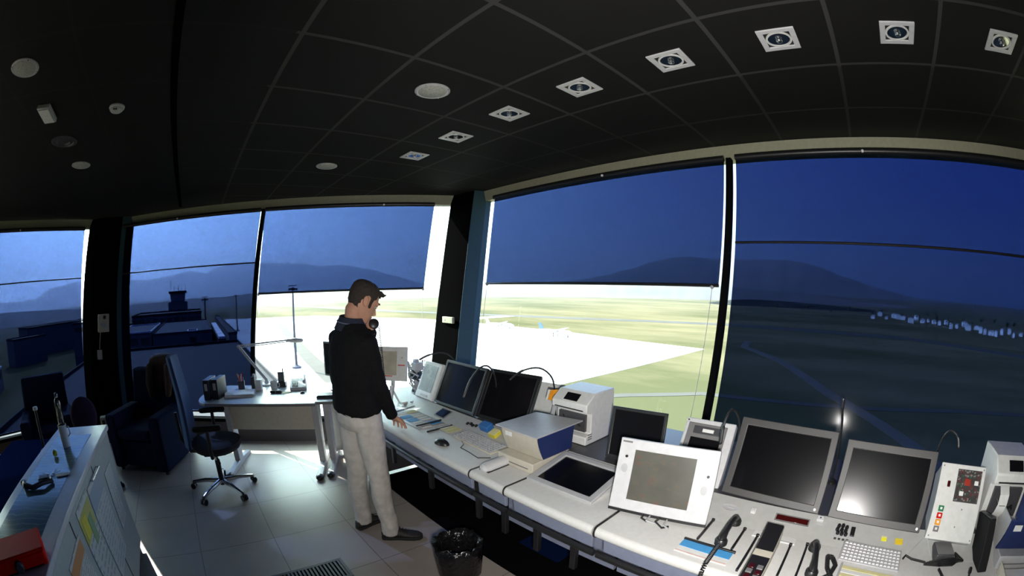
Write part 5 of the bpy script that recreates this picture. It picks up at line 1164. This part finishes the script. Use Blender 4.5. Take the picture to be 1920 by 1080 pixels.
# clothes
sw = MB()
sw.loft([oval(Bp(0,lean(z)+f,z),LF,FW,a,b) for z,f,a,b in ((.935,.006,.176,.128),(.955,.006,.187,.139),(1.0,.004,.187,.138),(1.08,.0,.176,.127),(1.2,.0,.186,.130),(1.31,.0,.200,.134),(1.38,-.003,.200,.122),(1.43,-.012,.170,.100),(1.465,-.016,.125,.080),(1.495,-.012,.090,.070))])
for sh,el_,wr,rw in ((shR,elR,wrR,.036),(shL,elL,wrL,.036)):
    u = (wr-el_).normalized()
    sw.limb([sh-(sh-Bp(0,0,1.36))*.15,sh,sh.lerp(el_,.5),el_],[.070,.072,.060,.052],18); sw.limb([el_,el_.lerp(wr,.4),wr-u*.045,wr-u*.012],[.052,.050,.042,rw+.004],18)
remeshed(sw,'sweater',M['sweater'],person,.008,5,.016,.07)
for el_,wr in ((elR,wrR),(elL,wrL)):
    u = (wr-el_).normalized(); MB().tube([wr-u*.035,wr-u*.004],[.041,.040],18).build('cuff', M['sweater'], person)
co = MB(); up = (hd(0,-.032,-.075)-nb).normalized(); ca = up.cross(FW).normalized(); cb = ca.cross(up); cc = nb+Vector((.0,0,.045))
co.loft([oval(cc+up*h_, ca, cb, r_, r_*1.08, 28, 2) for h_,r_ in ((-.03,.102),(.0,.092),(.035,.080),(.05,.076),(.052,.070),(.03,.070),(-.02,.085))])
cl_ = co.build('collar', M['collar'], person)
MB().tube([p for p in oval(cc+up*.018, ca, cb, .0885, .0955, 28, 2)]+[oval(cc+up*.018, ca, cb, .0885, .0955, 28, 2)[0]], .0035, 6).build('collar_stripe', M['stripe'], cl_)
tr = MB()
tr.loft([oval(Bp(0,f,z),LF,FW,a,b) for z,f,a,b in ((1.03,-.012,.148,.100),(.99,-.012,.156,.106),(.945,-.010,.164,.114),(.91,-.006,.171,.126),(.88,-.006,.172,.130),(.835,-.004,.150,.115))])
for hp,kn,an in ((hipR,knR,anR),(hipL,knL,anL)):
    bk = Vector((-.012,.004,0))
    tr.limb([hp+Vector((0,0,.02)),hp.lerp(kn,.35),hp.lerp(kn,.75)+bk*.4,kn],[.096,.092,.078,.071],20)
    tr.tube([kn+Vector((0,0,.03)),kn,kn.lerp(an,.35)+bk,kn.lerp(an,.8),an+Vector((-.006,0,.012)),an+Vector((-.008,0,-.028))],[.070,.072,.070,.062,.062,.064],20)
remeshed(tr,'trousers',M['jeans'],person,.008,4,.013,.085)
for k,(a,b_) in enumerate(((-.105,-.03),)):
    pk = MB(); pts = [Bp(x,-.131,z) for x,z in ((-.13,.95),(-.05,.95),(-.05,.945),(-.13,.945))]
    pk.add([p for p in pts]+[p-FW*.004 for p in pts],[(0,1,2,3),(7,6,5,4),(0,4,5,1),(1,5,6,2),(2,6,7,3),(3,7,4,0)]); pk.build('pocket_edge', M['jeans'], person, smooth=0)
for an,heel,toe in ((anR,Vector((1.000,2.385,0)),Vector((1.243,2.232,0))),(anL,Vector((.893,2.580,0)),Vector((1.158,2.640,0)))):
    d = (toe-heel); L = d.length; d.normalize(); s = Vector((-d.y,d.x,0)); Z = Vector((0,0,1))
    sh_ = MB(); rings = []
    for u,w_,h0,h1 in ((0,.022,.02,.06),(.04,.034,.018,.078),(.2,.038,.018,.088),(.38,.037,.018,.086),(.55,.042,.018,.066),(.75,.047,.018,.052),(.9,.040,.018,.044),(.98,.022,.02,.034)):
        c = heel+d*L*u; rings.append([c+s*w_*cos(t_)*(1 if sin(t_)<.2 else .92)+Z*((h0+h1)/2+(h1-h0)/2*sin(t_)) for t_ in [2*pi*i/18 for i in range(18)]])
    so_ = sh_.loft(rings).build('shoe', M['shoe'], person, smooth=60)
    sl_ = MB(); rings=[]
    for u,w_ in ((-.01,.020),(.03,.037),(.2,.041),(.4,.038),(.6,.045),(.78,.049),(.92,.042),(1.0,.020)):
        c = heel+d*L*u; rings.append([c-s*w_+Z*.001,c+s*w_+Z*.001,c+s*w_+Z*.024,c-s*w_+Z*.024])
    sl_.loft(rings).build('sole', M['sole'], so_, .004)
    lc = MB()
    for k in range(3): c = heel+d*L*(.46+.07*k)+Z*(.083-.010*k); lc.tube([c-s*.022,c+Z*.004,c+s*.022],.003,6)
    lc.build('lace', M['sole'], so_)
# the handset he holds, cord hanging from the mouthpiece
r = thing('telephone_handset','black handset held to the man\'s ear, its coiled cord hanging down','handset',mid)
X = (he_-hm_).normalized(); inn = (HC-mid); inn = (inn-X*inn.dot(X)).normalized(); Zd = -inn; Y = Zd.cross(X)
HM2 = Matrix((X,Y,Zd)).transposed().to_4x4(); HM2.translation = mid+inn*.012; r.matrix_world = HM2
handset_mesh().build('grip', M['blackp'], r)
for x in (-.088,.088): MB().lathe([(.024,-.008),(.033,-.002),(.034,.022),(.024,.034)],(x,0,0),n=18).build('earpiece' if x>0 else 'mouthpiece', M['blackp'], r)
iv = HM2.inverted(); c0_ = hm_+hfw*.046+Vector((.0,.0,-.022))
coil([iv@p for p in (c0_, c0_+hfw*.012+Vector((0,0,-.17)), c0_+hfw*.02+Vector((0,0,-.36)), Vector((1.26,2.64,.95)), Vector((1.40,2.78,.775)), Vector((1.62,2.84,.772)))], .006, 90, .0022).build('coiled_cord', M['blackp'], r)
